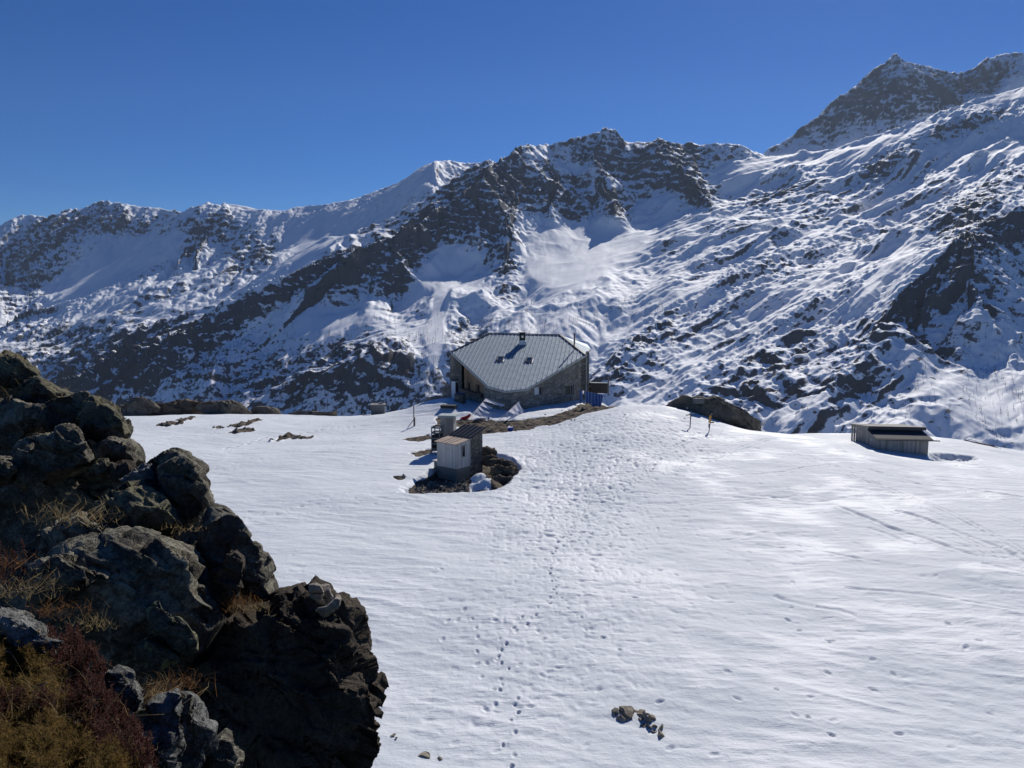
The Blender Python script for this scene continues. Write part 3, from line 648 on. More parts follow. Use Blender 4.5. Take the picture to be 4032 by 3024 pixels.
def wood_mat(name, lo, hi, w=.14, axis='X', grain=1.0, rough=.85):
    m = NT(name); sp = m.n('SeparateXYZ'); m.l(m.tc.outputs['Object'], sp.inputs[0])
    # board number from the in-plane horizontal distance
    hor = m.math('ADD', m.math('MULTIPLY', sp.outputs[0], {'X': 1.0, 'Y': 0.0, 'B': .8, 'Z': 0, 'O': -.25, 'T': 1.0}[axis]), m.math('ADD', m.math('MULTIPLY', sp.outputs[1], {'X': 0.0, 'Y': 1.0, 'B': .83, 'Z': 0, 'O': 1.2, 'T': -.35}[axis]), m.math('MULTIPLY', sp.outputs[2], 1.0 if axis == 'Z' else 0.0)))
    q = m.math('DIVIDE', hor, w); fl = m.math('FLOOR', q); fr = m.math('FRACT', q)
    wn = m.n('TexWhiteNoise', noise_dimensions='1D'); m.l(fl, wn.inputs['W'])
    cmb = m.n('CombineXYZ'); m.l(m.math('MULTIPLY', hor, 34), cmb.inputs[0]); m.l(m.math('MULTIPLY', sp.outputs[2] if axis != 'Z' else sp.outputs[0], 1.6), cmb.inputs[1]); m.l(m.math('MULTIPLY', fl, 3.7), cmb.inputs[2])
    gn = m.noise(1.0, 6, .65, vec=cmb.outputs[0])
    f = m.math('ADD', m.math('MULTIPLY', gn, .75*grain), m.math('MULTIPLY', wn.outputs[0], .45))
    col = m.ramp(f, [(.2, lo), (.85, hi)])
    st = m.noise(1.3, 4, .6)
    col = m.mix(m.math('MULTIPLY', m.ramp(st, [(.5, 0.), (.75, 1.)]), .45), col, tuple(a*.5 for a in lo))
    gap = m.ramp(fr, [(.0, 1.), (.07, 0.), (.93, 0.), (1., 1.)])
    m.color(m.mix(gap, col, tuple(a*.35 for a in lo))); m.rough(rough)
    m.normal(m.bump(m.math('SUBTRACT', m.math('MULTIPLY', gn, .3), gap), .6, .01)); return m.m
M_LARCH = wood_mat('larch_cladding', (.15, .085, .045), (.46, .30, .17), .12, 'T')
M_GREYWOOD = wood_mat('silvered_boards', (.34, .325, .31), (.70, .68, .65), .085, 'O')
M_OLDWOOD = wood_mat('weathered_timber', (.15, .14, .128), (.43, .41, .375), .12, 'B')
M_TANWOOD = wood_mat('new_roof_boards', (.34, .25, .19), (.56, .45, .36), .17, 'O')
M_POST = wood_mat('post_timber', (.12, .10, .085), (.30, .26, .22), .5, 'X')
def plain(name, c, rough=.7, metal=0.0, var=.25, sc=6, spec=.3):
    m = NT(name); n_ = m.noise(sc, 5, .6)
    m.color(m.mix(n_, tuple(a*(1-var) for a in c), tuple(min(1, a*(1+var)) for a in c))); m.rough(rough)
    m.b.inputs['Metallic'].default_value = metal; m.b.inputs['Specular IOR Level'].default_value = spec; return m.m
M_FRAME = plain('window_frame_paint', (.40, .37, .33), .6, 0, .12)
M_WHITE = plain('white_paint', (.72, .73, .74), .55, 0, .05)
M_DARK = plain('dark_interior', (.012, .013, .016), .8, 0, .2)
M_CONC = plain('concrete', (.17, .175, .16), .9, 0, .3, 3)
M_DMETAL = plain('dark_sheet_metal', (.045, .05, .06), .45, .5, .2, 2)
M_STEEL = plain('dull_steel_post', (.055, .06, .075), .5, .5, .15)
M_GLASS = NT('window_glass'); M_GLASS.color((.012, .02, .04)); M_GLASS.rough(.06); M_GLASS.b.inputs['Specular IOR Level'].default_value = .6; M_GLASS = M_GLASS.m
zn = NT('zinc_roof'); pv = zn.coord()
pn = zn.noise(.9, 5, .6, vec=pv); pn2 = zn.noise(3.5, 4, .6, vec=pv)
zn.color(zn.ramp(zn.math('ADD', zn.math('MULTIPLY', pn, .7), zn.math('MULTIPLY', pn2, .3)), [(.3, (.17, .23, .285)), (.7, (.25, .315, .37))]))
zn.b.inputs['Metallic'].default_value = .3; zn.b.inputs['Specular IOR Level'].default_value = .25; zn.rough(zn.math('ADD', zn.math('MULTIPLY', pn2, .2), .5))
zn.normal(zn.bump(zn.math('ADD', zn.noise(1.6, 3, .5, vec=pv), zn.math('MULTIPLY', pn2, .25)), .35, .05)); M_ZINC = zn.m
M_SEAM = plain('zinc_seam', (.50, .54, .57), .34, .35, .05)  # paler than the roof sheets: the seams' sun glint is put into the colour
M_GUTTER = plain('eaves_flashing', (.50, .50, .47), .5, .2, .08)
# ================================================================== the hut
TH, BE = R_(17.5), R_(8.6); TT = math.tan(TH)
RS = Vector((math.cos(BE), -math.sin(BE), 0)); RU = Vector((math.sin(BE), math.cos(BE), 0))   # along the ridge, up the slope
TIP = P(506.0, 390.9, 80)
def on_roof(px, py):
    u, e = ray(px, py)
    d = (TIP.z-ZC-TT*(TIP.x*RU.x+TIP.y*RU.y))/(e-TT*(u*RU.x+RU.y)); return Vector((u*d, d, ZC+e*d))
def st(p): q = p-TIP; return q.dot(RS), q.xy.dot(RU.xy)
def rp(s, t, h=0.0): return TIP+RS*s+RU*t+Vector((0, 0, TT*t+h))
A_, B_, C_, D_, E_, F_, G_ = [on_roof(*q) for q in ((451.4,352.3),(487.8,386.1),(506,390.9),(526.4,388.8),(585.4,355.0),(559.9,335.1),(490.5,333.4))]
H_ = P(590.3, 348.4, E_.y+2.6)
hut = empty('mountain_hut', (TIP.x, TIP.y+4, 0.9))
tag(hut, 'grey stone mountain hut under a folded zinc standing-seam roof with chimney', 'hut')
HO = hut.location.copy()
def fin(o):
    o.parent = hut; o.location = -HO; return o
# roof: the visible slope with its seams, and the back slopes
L_ = A_+RU*15+RS*.5; L_.z = A_.z+.1; K_ = H_+RU*12-RS*1.0; K_.z = H_.z-.2
G2 = G_; F2 = F_
rf = MB(); TKN = Vector((0, 0, -.14))
rf.prism([A_, B_, C_, D_, E_, F_, G_], TKN)
rf.prism([F_, E_, H_], TKN*.9); rf.prism([A_, G_, L_], TKN*.9); rf.prism([G_, F_, K_, L_], TKN*.9); rf.prism([F_, H_, K_], TKN*.9)
nslab = len(rf.f); rf_kind = [0]*nslab
poly = [st(p) for p in (A_, B_, C_, D_, E_, F_, G_)]
def trange(s):
    ts = []
    for i in range(len(poly)):
        (s0, t0), (s1, t1) = poly[i], poly[(i+1) % len(poly)]
        if (s0-s)*(s1-s) < 0: ts.append(t0+(t1-t0)*(s-s0)/(s1-s0))
    return (min(ts), max(ts)) if len(ts) > 1 else None
s0 = min(p[0] for p in poly)+.28; k = 0; SEAMS = []
upn = Vector((-RU.x*math.sin(TH), -RU.y*math.sin(TH), math.cos(TH)))
while s0 < max(p[0] for p in poly)-.1:
    r = trange(s0)
    if r and r[1]-r[0] > .3: SEAMS.append((s0, r[0]+.05, r[1]-.10))
    s0 += .483
SKY_S = [[(498.4,355.9),(503.9,355.9),(502.1,363.3),(496.2,363.6)], [(527.1,357),(532.8,357),(531,364.5),(525,364.3)]]
for s, t0, t1 in SEAMS:
    rf.bar(rp(s, t0, .045), rp(s, t1, .045), .06, .08, upn); rf_kind += [1]*6
    t = t0+random.uniform(.3, 1.6)
    while t < t1-.3:      # flat cross joints of the sheets
        rf.bar(rp(s+.03, t, .006), rp(s+.45, t, .006), .018, .016, upn); rf_kind += [0]*6; t += random.uniform(1.5, 2.3)
roof = fin(rf.build('roof', M_ZINC)); roof.data.materials.append(M_SEAM)
for i, p in enumerate(roof.data.polygons): 
    if i >= nslab: p.material_index = 1 if rf_kind[i] else 0
rc = MB()   # ridge and hip caps
for a, b in ((A_, G_), (G_, F_), (F_, E_)): rc.bar(a+Vector((0, 0, .07)), b+Vector((0, 0, .07)), .26, .09)
fin(rc.build('ridge_cap', M_DMETAL))
gt = MB()
for a, b in ((A_, B_), (B_, C_), (C_, D_), (D_, E_), (E_, H_)): gt.bar(a+Vector((0, 0, -.14)), b+Vector((0, 0, -.14)), .12, .17)
fin(gt.build('gutter', M_GUTTER))
dp = MB(); q = P(586.4, 357, E_.y+.35); dp.tube([q, (q.x, q.y, 3.6), (q.x, q.y, 1.9)], .055, 8); fin(dp.build('downpipe', M_GUTTER))
# walls stand a little inside the eaves and run down into the ground
def inset(p, k=.28):
    c = Vector((TIP.x+.6, TIP.y+6.5, 0)); d = Vector((c.x-p.x, c.y-p.y, 0)).normalized(); return p+d*k
def wall(mb, a, b, za, zb, z0, th=.35):
    """vertical wall between plan points a,b with sloping top za..zb"""
    d = Vector((b.x-a.x, b.y-a.y, 0)).normalized(); n = Vector((-d.y, d.x, 0))
    if n.y < 0: n = -n
    mb.prism([(a.x, a.y, z0), (b.x, b.y, z0), (b.x, b.y, zb), (a.x, a.y, za)], n*th)
def cut_wall(mb, a, b, za, zb, z0, th, holes):
    """wall with rectangular openings: holes = (distance from a, width, bottom, top)"""
    L = math.hypot(b.x-a.x, b.y-a.y); d = Vector(((b.x-a.x)/L, (b.y-a.y)/L, 0))
    top = lambda s: za+(zb-za)*s/L
    s = 0
    for h0, hw, zb_, zt_ in sorted(holes):
        wall(mb, a+d*s, a+d*h0, top(s), top(h0), z0, th)
        wall(mb, a+d*h0, a+d*(h0+hw), zb_, zb_, z0, th)
        wall2(mb, a+d*h0, a+d*(h0+hw), zt_, top(h0), top(h0+hw), th)
        s = h0+hw
    wall(mb, a+d*s, b, top(s), zb, z0, th)
def wall2(mb, a, b, z0, za, zb, th):
    d = Vector((b.x-a.x, b.y-a.y, 0)).normalized(); n = Vector((-d.y, d.x, 0))
    if n.y < 0: n = -n
    mb.prism([(a.x, a.y, z0), (b.x, b.y, z0), (b.x, b.y, zb), (a.x, a.y, za)], n*th)
def roof_z(x, y): return TIP.z+TT*((x-TIP.x)*RU.x+(y-TIP.y)*RU.y)-.15
def flat(p): return Vector((p.x, p.y, 0))
a1, b1, c1, d1, e1 = [inset(p) for p in (A_, B_, C_, D_, E_)]
def hit(px, py, a, b):
    """where the sight line through px,py meets the vertical plane through a,b -> (distance along, height)"""
    u, e = ray(px, py); dx, dy = b.x-a.x, b.y-a.y
    d = (a.x*dy-a.y*dx)/(u*dy-dx); x, y = u*d, d; L = math.hypot(dx, dy)
    return ((x-a.x)*dx+(y-a.y)*dy)/L, ZC+e*d
def rect(px0, py0, px1, py1, a, b):
    s0_, _ = hit(px0, py1, a, b); s1_, _ = hit(px1, py1, a, b); _, z0_ = hit((px0+px1)/2, py1, a, b); _, z1_ = hit((px0+px1)/2, py0, a, b)
    return s0_, s1_-s0_, z0_, z1_
e1 = d1+(e1-d1)*.965
W1 = rect(534.4, 386.6, 542.9, 395.4, d1, e1); W2 = rect(565.6, 384.8, 573.7, 395.4, d1, e1)
Z0 = -.6; rz_ = lambda p: roof_z(p.x, p.y)
wl = MB()
wall(wl, c1, d1, rz_(c1), rz_(d1), Z0, .4)
cut_wall(wl, d1, e1, rz_(d1), rz_(e1), Z0, .45, [W1, W2])
bm_ = a1+(b1-a1)*.86      # where the stone front begins again after the timber panel
wall(wl, bm_, b1, rz_(bm_), rz_(b1), Z0, .4); wall(wl, b1, c1, rz_(b1), rz_(c1), Z0, .4)
# left corner pier
pa = flat(a1)+Vector((-.02, -.15, 0)); pw = 1.02
for (x0, y0, x1, y1) in ((pa.x, pa.y, pa.x+pw, pa.y), (pa.x+pw, pa.y, pa.x+pw+.36, pa.y+1.25)):
    pa0, pa1 = Vector((x0, y0, 0)), Vector((x1, y1, 0)); wall(wl, pa0, pa1, rz_(pa0)+.1, rz_(pa1)+.02, Z0, .3)
tim0 = a1+(b1-a1)*.30; tim1 = bm_; back = Vector((.12, .30, 0)); tim0 = tim0+back; tim1 = tim1+back
WT1 = rect(466.9, 382.3, 470.9, 390.2, tim0, tim1); WT2 = rect(476.0, 384.5, 480.4, 392.3, tim0, tim1)
zpl = 2.25
wall(wl, tim0, tim1, zpl-.1, zpl-.1, Z0, .4)
# back walls
l1, k1, h1 = inset(L_, .5), inset(K_, .5), inset(H_, .3)
for p_, q_, zp, zq in ((l1, k1, L_.z-.2, K_.z-.2), (k1, h1, K_.z-.2, H_.z-.2), (a1, l1, A_.z-.25, L_.z-.2)):
    wall(wl, flat(p_), flat(q_), zp, zq, Z0, .4)
r0 = Vector((e1.x, e1.y+.95, 0)); r1 = Vector((h1.x-.05, e1.y+1.0, 0))
wall(wl, r0, r1, E_.z-.05, H_.z-.25, Z0, .35); wall(wl, flat(e1)+Vector((-.02, .44, 0)), r0+Vector((0, .02, 0)), E_.z-.3, E_.z-.2, Z0, .3)
wall(wl, r1+Vector((.0, .36, 0)), flat(h1)+Vector((.02, .0, 0)), H_.z-.25, H_.z-.25, Z0, .3)
fin(wl.build('wall', M_STONE))
tw = MB(); cut_wall(tw, tim0, tim1, rz_(tim0)-.02, rz_(tim1)-.02, zpl, .12, [WT1, WT2]); fin(tw.build('timber_panel', M_LARCH))
lb = MB(); td = (tim1-tim0); td.z = 0; tdn = td.normalized(); tn = Vector((tdn.y, -tdn.x, 0))
lb.bar(flat(tim0)+tn*.22+Vector((0, 0, zpl-.2)), flat(tim1)+tn*.22+Vector((0, 0, zpl-.2)), .55, .42); fin(lb.build('ledge', M_DMETAL))  # dark bar along the lower edge of the timber panel
def window(a, b, R, depth, frame_m, pane=True, open_left=False, fw=.09):
    L = math.hypot(b.x-a.x, b.y-a.y); d = Vector(((b.x-a.x)/L, (b.y-a.y)/L, 0)); n = Vector((-d.y, d.x, 0))
    if n.y < 0: n = -n
    s, w_, z0, z1 = R; o = Vector((a.x, a.y, 0))+d*s+n*depth
    fr = MB()
    for (sa, za, sb, zb) in ((0, z0+fw/2, w_, z0+fw/2), (0, z1-fw/2, w_, z1-fw/2)): fr.bar(o+d*sa+Vector((0, 0, za)), o+d*sb+Vector((0, 0, zb)), .1, fw)
    for sa in (fw/2, w_-fw/2): fr.bar(o+d*sa+Vector((0, 0, z0+fw)), o+d*sa+Vector((0, 0, z1-fw)), fw, .1, d.cross(Vector((0,0,1))))
    wn = fin(fr.build('window', frame_m))
    def sub(nm, mb, mt_): 
        x = mb.build(nm, mt_, wn); return x
    g = MB(); g.prism([o+n*.03+d*fw+Vector((0, 0, z0+fw)), o+n*.03+d*(w_-fw)+Vector((0, 0, z0+fw)), o+n*.03+d*(w_-fw)+Vector((0, 0, z1-fw)), o+n*.03+d*fw+Vector((0, 0, z1-fw))], n*.02)
    sub('pane', g, M_GLASS)
    si = MB(); si.bar(o-n*(depth+.05)+d*(-.05)+Vector((0, 0, z0-.045)), o-n*(depth+.05)+d*(w_+.05)+Vector((0, 0, z0-.045)), .22, .06); sub('sill', si, M_FRAME if depth < .2 else M_WHITE)
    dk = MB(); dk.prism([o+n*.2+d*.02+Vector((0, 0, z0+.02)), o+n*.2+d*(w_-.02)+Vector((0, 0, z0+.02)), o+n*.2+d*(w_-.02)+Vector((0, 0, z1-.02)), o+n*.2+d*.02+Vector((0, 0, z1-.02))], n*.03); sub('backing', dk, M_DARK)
    return wn, o, d, n
wn, o, d, n = window(d1, e1, W1, .16, M_FRAME)
cs = MB(); s, w_, z0, z1 = W1; cs.prism([o-n*.06+d*.1+Vector((0, 0, z0+.1)), o-n*.06+d*(w_*.60)+Vector((0, 0, z0+.1)), o-n*.06+d*(w_*.60)+Vector((0, 0, z1-.1)), o-n*.06+d*.1+Vector((0, 0, z1-.1))], n*.03); cs.build('white_pane', M_WHITE, wn)  # white sheet for the left pane of the opened window
wn, o, d, n = window(d1, e1, W2, .16, M_FRAME)
cs = MB(); s, w_, z0, z1 = W2; cs.bar(o-n*.05+d*(w_*.62)+Vector((0, 0, z1-.12)), o-n*.05+d*(w_*.74)+Vector((0, 0, z0+.1)), .05, .05); cs.build('casement', M_FRAME, wn)
for Wt in (WT1, WT2):
    wn, o, d, n = window(tim0, tim1, Wt, .05, plain('timber_frame', (.16, .10, .06), .8) if Wt is WT1 else bpy.data.materials['timber_frame'], fw=.07)
    sh = MB(); s, w_, z0, z1 = Wt; sh.prism([o-n*.07+d*(-.16)+Vector((0, 0, z0)), o-n*.07+d*(w_*.42)+Vector((0, 0, z0)), o-n*.07+d*(w_*.42)+Vector((0, 0, z1)), o-n*.07+d*(-.16)+Vector((0, 0, z1))], n*.03); sh.build('shutter', bpy.data.materials['timber_frame'], wn)
# skylights
for q in SKY_S:
    c = [on_roof(*p) for p in q]; ctr = sum(c, Vector())/4; s, t = st(ctr); w2, l2 = .36, .56
    f = MB()
    for (sa, ta, sb, tb) in ((-w2, -l2, w2, -l2), (-w2, l2, w2, l2)): f.bar(rp(s+sa, t+ta, .09), rp(s+sb, t+tb, .09), .13, .16, upn)
    for sa in (-w2, w2): f.bar(rp(s+sa, t-l2, .09), rp(s+sa, t+l2, .09), .13, .16, upn)
    sk = fin(f.build('skylight', M_DMETAL))
    g = MB(); g.prism([rp(s-w2, t-l2, .10), rp(s+w2, t-l2, .10), rp(s+w2, t+l2, .10), rp(s-w2, t+l2, .10)], upn*.03); g.build('pane', M_GLASS, sk)
    fl_ = MB()
    for sa, wd in ((w2+.17, .22), (-w2-.17, .14)): fl_.bar(rp(s+sa, t-l2-.08, .03), rp(s+sa, t+l2+.05, .03), wd, .03, upn)
    fl_.bar(rp(s-w2-.2, t-l2-.16, .03), rp(s+w2+.25, t-l2-.16, .03), .2, .03, upn); fl_.build('flashing', M_SEAM, sk)
# chimney
cb = on_roof(522.1, 345.2); cc = cb+Vector((.02, .38, 0)); ch = MB(); ch.box((cc.x, cc.y, cb.z+.12), (.74, .72, .95), -BE*.4)
chim = fin(ch.build('chimney', M_WHITE))
sm_b = MB(); zc0 = cb.z+.595
for sx in (-1, 1):
    for sy in (-1, 1): sm_b.box((cc.x+sx*.25, cc.y+sy*.24, zc0+.45), (.22, .22, .9), 0)
sm_b.box((cc.x, cc.y, zc0+.15), (.70, .68, .3)); sm_b.box((cc.x, cc.y, zc0+.82), (.71, .69, .18)); sm_b.box((cc.x-.2, cc.y, zc0+.5), (.2, .5, .5))
M_SOOT = stone_mat('sooty_masonry', (.025, .024, .023), (.09, .085, .08), (.02, .02, .02), 5); sm_b.build('smoke_head', M_SOOT, chim)
cp = MB(); cp.box((cc.x, cc.y, zc0+.95), (1.02, .98, .07)); cp.build('cap_slab', plain('slate_cap', (.2, .2, .2), .8), chim)
fb = MB(); fb.box((cc.x+.44, cc.y-.1, cb.z+.2), (.16, .8, .5)); fb.build('flashing', M_SEAM, chim)
# rusty flue and aerial behind the roof, plank bench on the front, meter box
fq = P(574.2, 342, 90.5); fl2 = MB(); fl2.tube([(fq.x, fq.y, 5.5), (fq.x, fq.y, ZC-(333-300)/759*90.5)], .07, 8); fin(fl2.build('flue_pipe', plain('rusty_steel', (.20, .085, .04), .8)))
ae = MB(); ae.tube([(fq.x+.1, fq.y, 7.4), (fq.x+.1, fq.y, 9.1)], .025, 6); fin(ae.build('aerial', M_STEEL))
L = math.hypot(e1.x-d1.x, e1.y-d1.y); dn = Vector(((e1.x-d1.x)/L, (e1.y-d1.y)/L, 0)); nn = Vector((dn.y, -dn.x, 0))
sa, za = hit(549.2, 400.4, d1, e1); sb_, zb_ = hit(572.6, 398.4, d1, e1)
bn = MB(); bn.bar(flat(d1)+dn*sa+nn*.2+Vector((0, 0, za)), flat(d1)+dn*sb_+nn*.2+Vector((0, 0, za+.02)), .32, .07)
for f_ in (.1, .5, .9): bn.box(flat(d1)+dn*(sa+(sb_-sa)*f_)+nn*.12+Vector((0, 0, za-.2)), (.1, .2, .35), math.atan2(dn.y, dn.x))
fin(bn.build('bench_board', M_OLDWOOD))
s_, z_ = hit(462.6, 397.3, tim0, tim1); mbx = MB(); q = flat(tim0)+tdn*(s_+.1)+tn*.06+Vector((0, 0, z_)); mbx.box(q, (.22, .12, .3), math.atan2(tdn.y, tdn.x)); fin(mbx.build('meter_box', M_WHITE))
# ================================================================== plank and stone outhouse in its thawed hollow
oh = empty('outhouse'); c0 = Vector((-4.10, 55.0, 0)); ua = Vector((-.76, .65, 0)); ub = Vector((.65, .76, 0))
oh.location = c0; tag(oh, 'small outhouse with silvered plank front, stone back and tan and black roofs', 'shed')
def ol(mb, name, mat, par=oh, **k): 
    o = mb.build(name, mat, par, **k); return o
WA, LB, LS = 2.05, 1.5, 2.86
def q3(a, b, z): return ua*a+ub*b+Vector((0, 0, z))
pk = MB()
hz = lambda b: 2.03+.14*b
pk.prism([q3(0, 0, .2), q3(WA, 0, .2), q3(WA, 0, hz(0)), q3(0, 0, hz(0))], ub*.06)
pk.prism([q3(WA-.06, .06, .2), q3(WA-.06, LB, .2), q3(WA-.06, LB, hz(LB)), q3(WA-.06, .06, hz(0))], ua*.06)
w0, w1, z0, z1 = .58, 1.02, 1.02, 1.86     # window opening in the right wall
for (b0, b1, za, zb) in ((.06, w0, .2, None), (w1, LB, .2, None)):
    pk.prism([q3(0, b0, za), q3(0, b1, za), q3(0, b1, hz(b1)), q3(0, b0, hz(b0))], ua*.06)
pk.prism([q3(0, w0, .2), q3(0, w1, .2), q3(0, w1, z0), q3(0, w0, z0)], ua*.06); pk.prism([q3(0, w0, z1), q3(0, w1, z1), q3(0, w1, hz(w1)), q3(0, w0, hz(w0))], ua*.06)
ol(pk, 'plank_wall', M_GREYWOOD)
wf = MB()
for a, b in (((w0, z0), (w0, z1)), ((w1, z0), (w1, z1)), ((w0, z0), (w1, z0)), ((w0, z1), (w1, z1))): wf.bar(q3(-.03, a[0], a[1]), q3(-.03, b[0], b[1]), .05, .05)
wfo = ol(wf, 'window', M_OLDWOOD)
wp = MB(); wp.prism([q3(.02, w0+.02, z0+.02), q3(.02, w1-.02, z0+.02), q3(.02, w1-.02, z1-.02), q3(.02, w0+.02, z1-.02)], ua*.02); wp.build('pane', M_GLASS, wfo)
sh = MB(); sh.prism([q3(-.05, w1-.15, z0), q3(-.05, w1+.02, z0), q3(-.05, w1+.02, z1), q3(-.05, w1-.15, z1)], ua*.02); sh.build('shutter', M_GREYWOOD, wfo)
sw = MB(); hs_ = lambda b: 2.26+.40*(b-LB)
sw.prism([q3(.02, LB, -.5), q3(.02, LS, -.5), q3(.02, LS, hs_(LS)), q3(.02, LB, hs_(LB))], ua*.35)
sw.prism([q3(WA-.35, LB, -.5), q3(WA-.35, LS, -.5), q3(WA-.35, LS, hs_(LS)), q3(WA-.35, LB, hs_(LB))], ua*.35)
sw.prism([q3(.37, LS-.35, -.5), q3(WA-.35, LS-.35, -.5), q3(WA-.35, LS-.35, hs_(LS-.35)), q3(.37, LS-.35, hs_(LS-.35))], ub*.35)
ol(sw, 'stone_wall', M_STONE2)
r1 = MB(); r1.prism([q3(-.12, -.16, hz(-.16)), q3(WA+.12, -.16, hz(-.16)), q3(WA+.12, LB+.02, hz(LB)), q3(-.12, LB+.02, hz(LB))], (0, 0, .07))
for a in (.55, .95, 1.35): r1.bar(q3(a, -.16, hz(-.16)+.085), q3(a, LB, hz(LB)+.085), .04, .03)
ol(r1, 'front_roof', M_TANWOOD)
r2 = MB(); r2.prism([q3(-.14, LB-.08, hs_(LB)+.06), q3(WA+.12, LB-.08, hs_(LB)+.06), q3(WA+.12, LS+.2, hs_(LS+.2)), q3(-.14, LS+.2, hs_(LS+.2))], (0, 0, .06))
for i in range(6): a = -.1+i*.42; r2.bar(q3(a, LB-.08, hs_(LB)+.14), q3(a, LS+.2, hs_(LS+.2)+.08), .035, .05)
ol(r2, 'back_roof', M_DMETAL)
fd = MB(); fd.prism([q3(.03, .03, -.75), q3(WA-.03, .03, -.75), q3(WA-.03, LB, -.75), q3(.03, LB, -.75)], (0, 0, .96)); ol(fd, 'foundation', M_CONC)
sd_ = MB(); sd_.prism([q3(WA+.02, .2, -.6), q3(WA+.55, .2, -.6), q3(WA+.55, 1.2, -.6), q3(WA+.02, 1.2, -.6)], (0, 0, 1.05)); sdo = ol(sd_, 'concrete_step', M_CONC)
sl_ = MB(); sl_.prism([q3(WA+.02, .1, .45), q3(WA+.66, .1, .45), q3(WA+.66, 1.3, .45), q3(WA+.02, 1.3, .45)], (0, 0, .05)); sl_.build('lid', M_GREYWOOD, sdo)
pp = MB(); pp.tube([q3(WA-.05, -.25, -.15), q3(WA-.05, .1, -.15)], .09, 10); ol(pp, 'drain_pipe', M_CONC)
# ------------------------------------------------------------------ tall box shaft and bin
def base(name, px, py, d, label, cat, group=None, rz=0.0, sink=0.0):
    p = P(px, py, d); o = empty(name, (p.x, p.y, ground_z(p.x, p.y)-sink), rz); tag(o, label, cat, group); return o
t = base('wooden_shaft', 448.5, 434, 63, 'tall square plank shaft with pale sheet lid behind the outhouse', 'shaft', rz=R_(-9))
g0 = t.location.z; top = ZC-(416.5-300)/759*63-g0
b = MB(); b.box((0, 0, top/2-.3), (1.12, 1.0, top+.6)); b.build('casing', M_OLDWOOD, t)
b = MB(); b.box((0, 0, top+.03), (1.57, 1.35, .06)); b.box((0, 0, top+.10), (1.5, 1.3, .08)); b.build('lid', plain('lid_sheet', (.36, .41, .40), .6), t)
b = MB(); b.box((0, -.515, top*.45), (1.13, .03, .04)); b.box((0, -.52, top*.2), (.04, .02, top*.45)); b.build('batten', M_OLDWOOD, t)
t = base('slatted_bin', 437.2, 434, 62.2, 'grey slatted open bin beside the tall plank shaft', 'bin', rz=R_(-12))
bh = ZC-(427-300)/759*62.2-t.location.z
b = MB()
for sx in (-1, 1):
    for sy in (-1, 1): b.box((sx*.34, sy*.45, bh/2), (.07, .07, bh))
for k in range(5):
    zz = bh*(.18+.2*k)
    b.box((0, -.47, zz), (.72, .03, .13)); b.box((0, .47, zz), (.72, .03, .13)); b.box((-.36, 0, zz), (.03, .9, .13)); b.box((.36, 0, zz), (.03, .9, .13))
b.build('slat_frame', plain('bin_slats', (.13, .14, .14), .8), t)
b = MB(); b.box((0, 0, bh*.4), (.64, .86, bh*.6)); b.build('shade_fill', M_DARK, t)  # near-black block painting the shade inside the open bin
b = MB(); b.tube([(.5, -.62, -.1), (.5, -.62, .42)], [.2, .24], 12); o = b.build('tub', M_DMETAL, None)
o.location = t.location; tag(o, 'low dark round tub in front of the slatted bin', 'tub')
# ------------------------------------------------------------------ things along the hut's left end
t = base('cabinet', 455.0, 410.5, 87, 'tall narrow white cabinet with dark sloping top at the hut corner', 'cabinet', rz=R_(-28))
b = MB(); b.box((0, 0, .95), (.52, .62, 2.1)); b.build('body', M_WHITE, t)
b = MB(); b.prism([(-.34, -.42, 2.02), (.34, -.42, 2.02), (.34, .42, 2.14), (-.34, .42, 2.14)], (0, 0, .06)); b.build('top', M_DMETAL, t)
b = MB(); b.box((.275, 0, 1.0), (.03, .56, 1.7)); b.build('door', plain('cabinet_dark_face', (.05, .05, .05), .7), t)  # dark panel over the cabinet's right face
t = base('chest', 460.2, 411.5, 83, 'dark lidded storage chest below the white cabinet', 'chest', rz=R_(-20))
b = MB(); b.box((0, 0, .35), (1.0, .8, .95)); b.build('body', plain('chest_board', (.085, .08, .075), .85), t)
b = MB(); b.prism([(-.62, -.55, .82), (.62, -.55, .82), (.62, .5, 1.0), (-.62, .5, 1.0)], (0, 0, .05)); b.build('lid', M_DMETAL, t)
b = MB(); b.box((-.25, -.415, .55), (.5, .03, .22)); b.build('panel', plain('chest_panel', (.2, .19, .17), .8), t)
t = base('plank_pile', 448.8, 413.5, 80.5, 'flat pile of dark planks lying on the snow before the cabinet', 'plank pile', rz=R_(-10))
b = MB()
for k in range(3):
    for j in range(4): b.box((random.uniform(-.05, .05), -.36+.24*j, .06+.1*k), (1.6+random.uniform(-.1, .1), .21, .08), random.uniform(-.04, .04))
b.build('planks', plain('dark_planks', (.05, .055, .05), .85), t); t.children[0].name = 'plank_stack'
p = P(466, 415.2, 76.8); sm0 = MB()
prof = [(-.5, .0, .26), (-.36, -.05, .30), (.0, -.08, .31), (.36, -.05, .28), (.55, .12, .18)]
vv, ff = [], []
for x, zz, w_ in prof:
    for (yy, dz) in ((-w_, .16), (-w_*.9, 0), (w_*.9, 0), (w_, .16), (w_*.82, .14), (w_*.75, .05), (-w_*.75, .05), (-w_*.82, .14)): vv.append((x, yy, zz+dz+.12))
for i in range(len(prof)-1):
    for k in range(8): ff.append((i*8+k, i*8+(k+1) % 8, (i+1)*8+(k+1) % 8, (i+1)*8+k))
ff += [tuple(range(8))[::-1], tuple(range(32, 40))]
o = mesh_obj('sled', vv, ff, plain('red_plastic', (.42, .02, .02), .4, 0, .1)); o.location = (p.x, p.y, ground_z(p.x, p.y)-.02); o.rotation_euler = (0, R_(-14), R_(24))
tag(o, 'red plastic sled half buried in shaded snow beside the chest', 'sled')
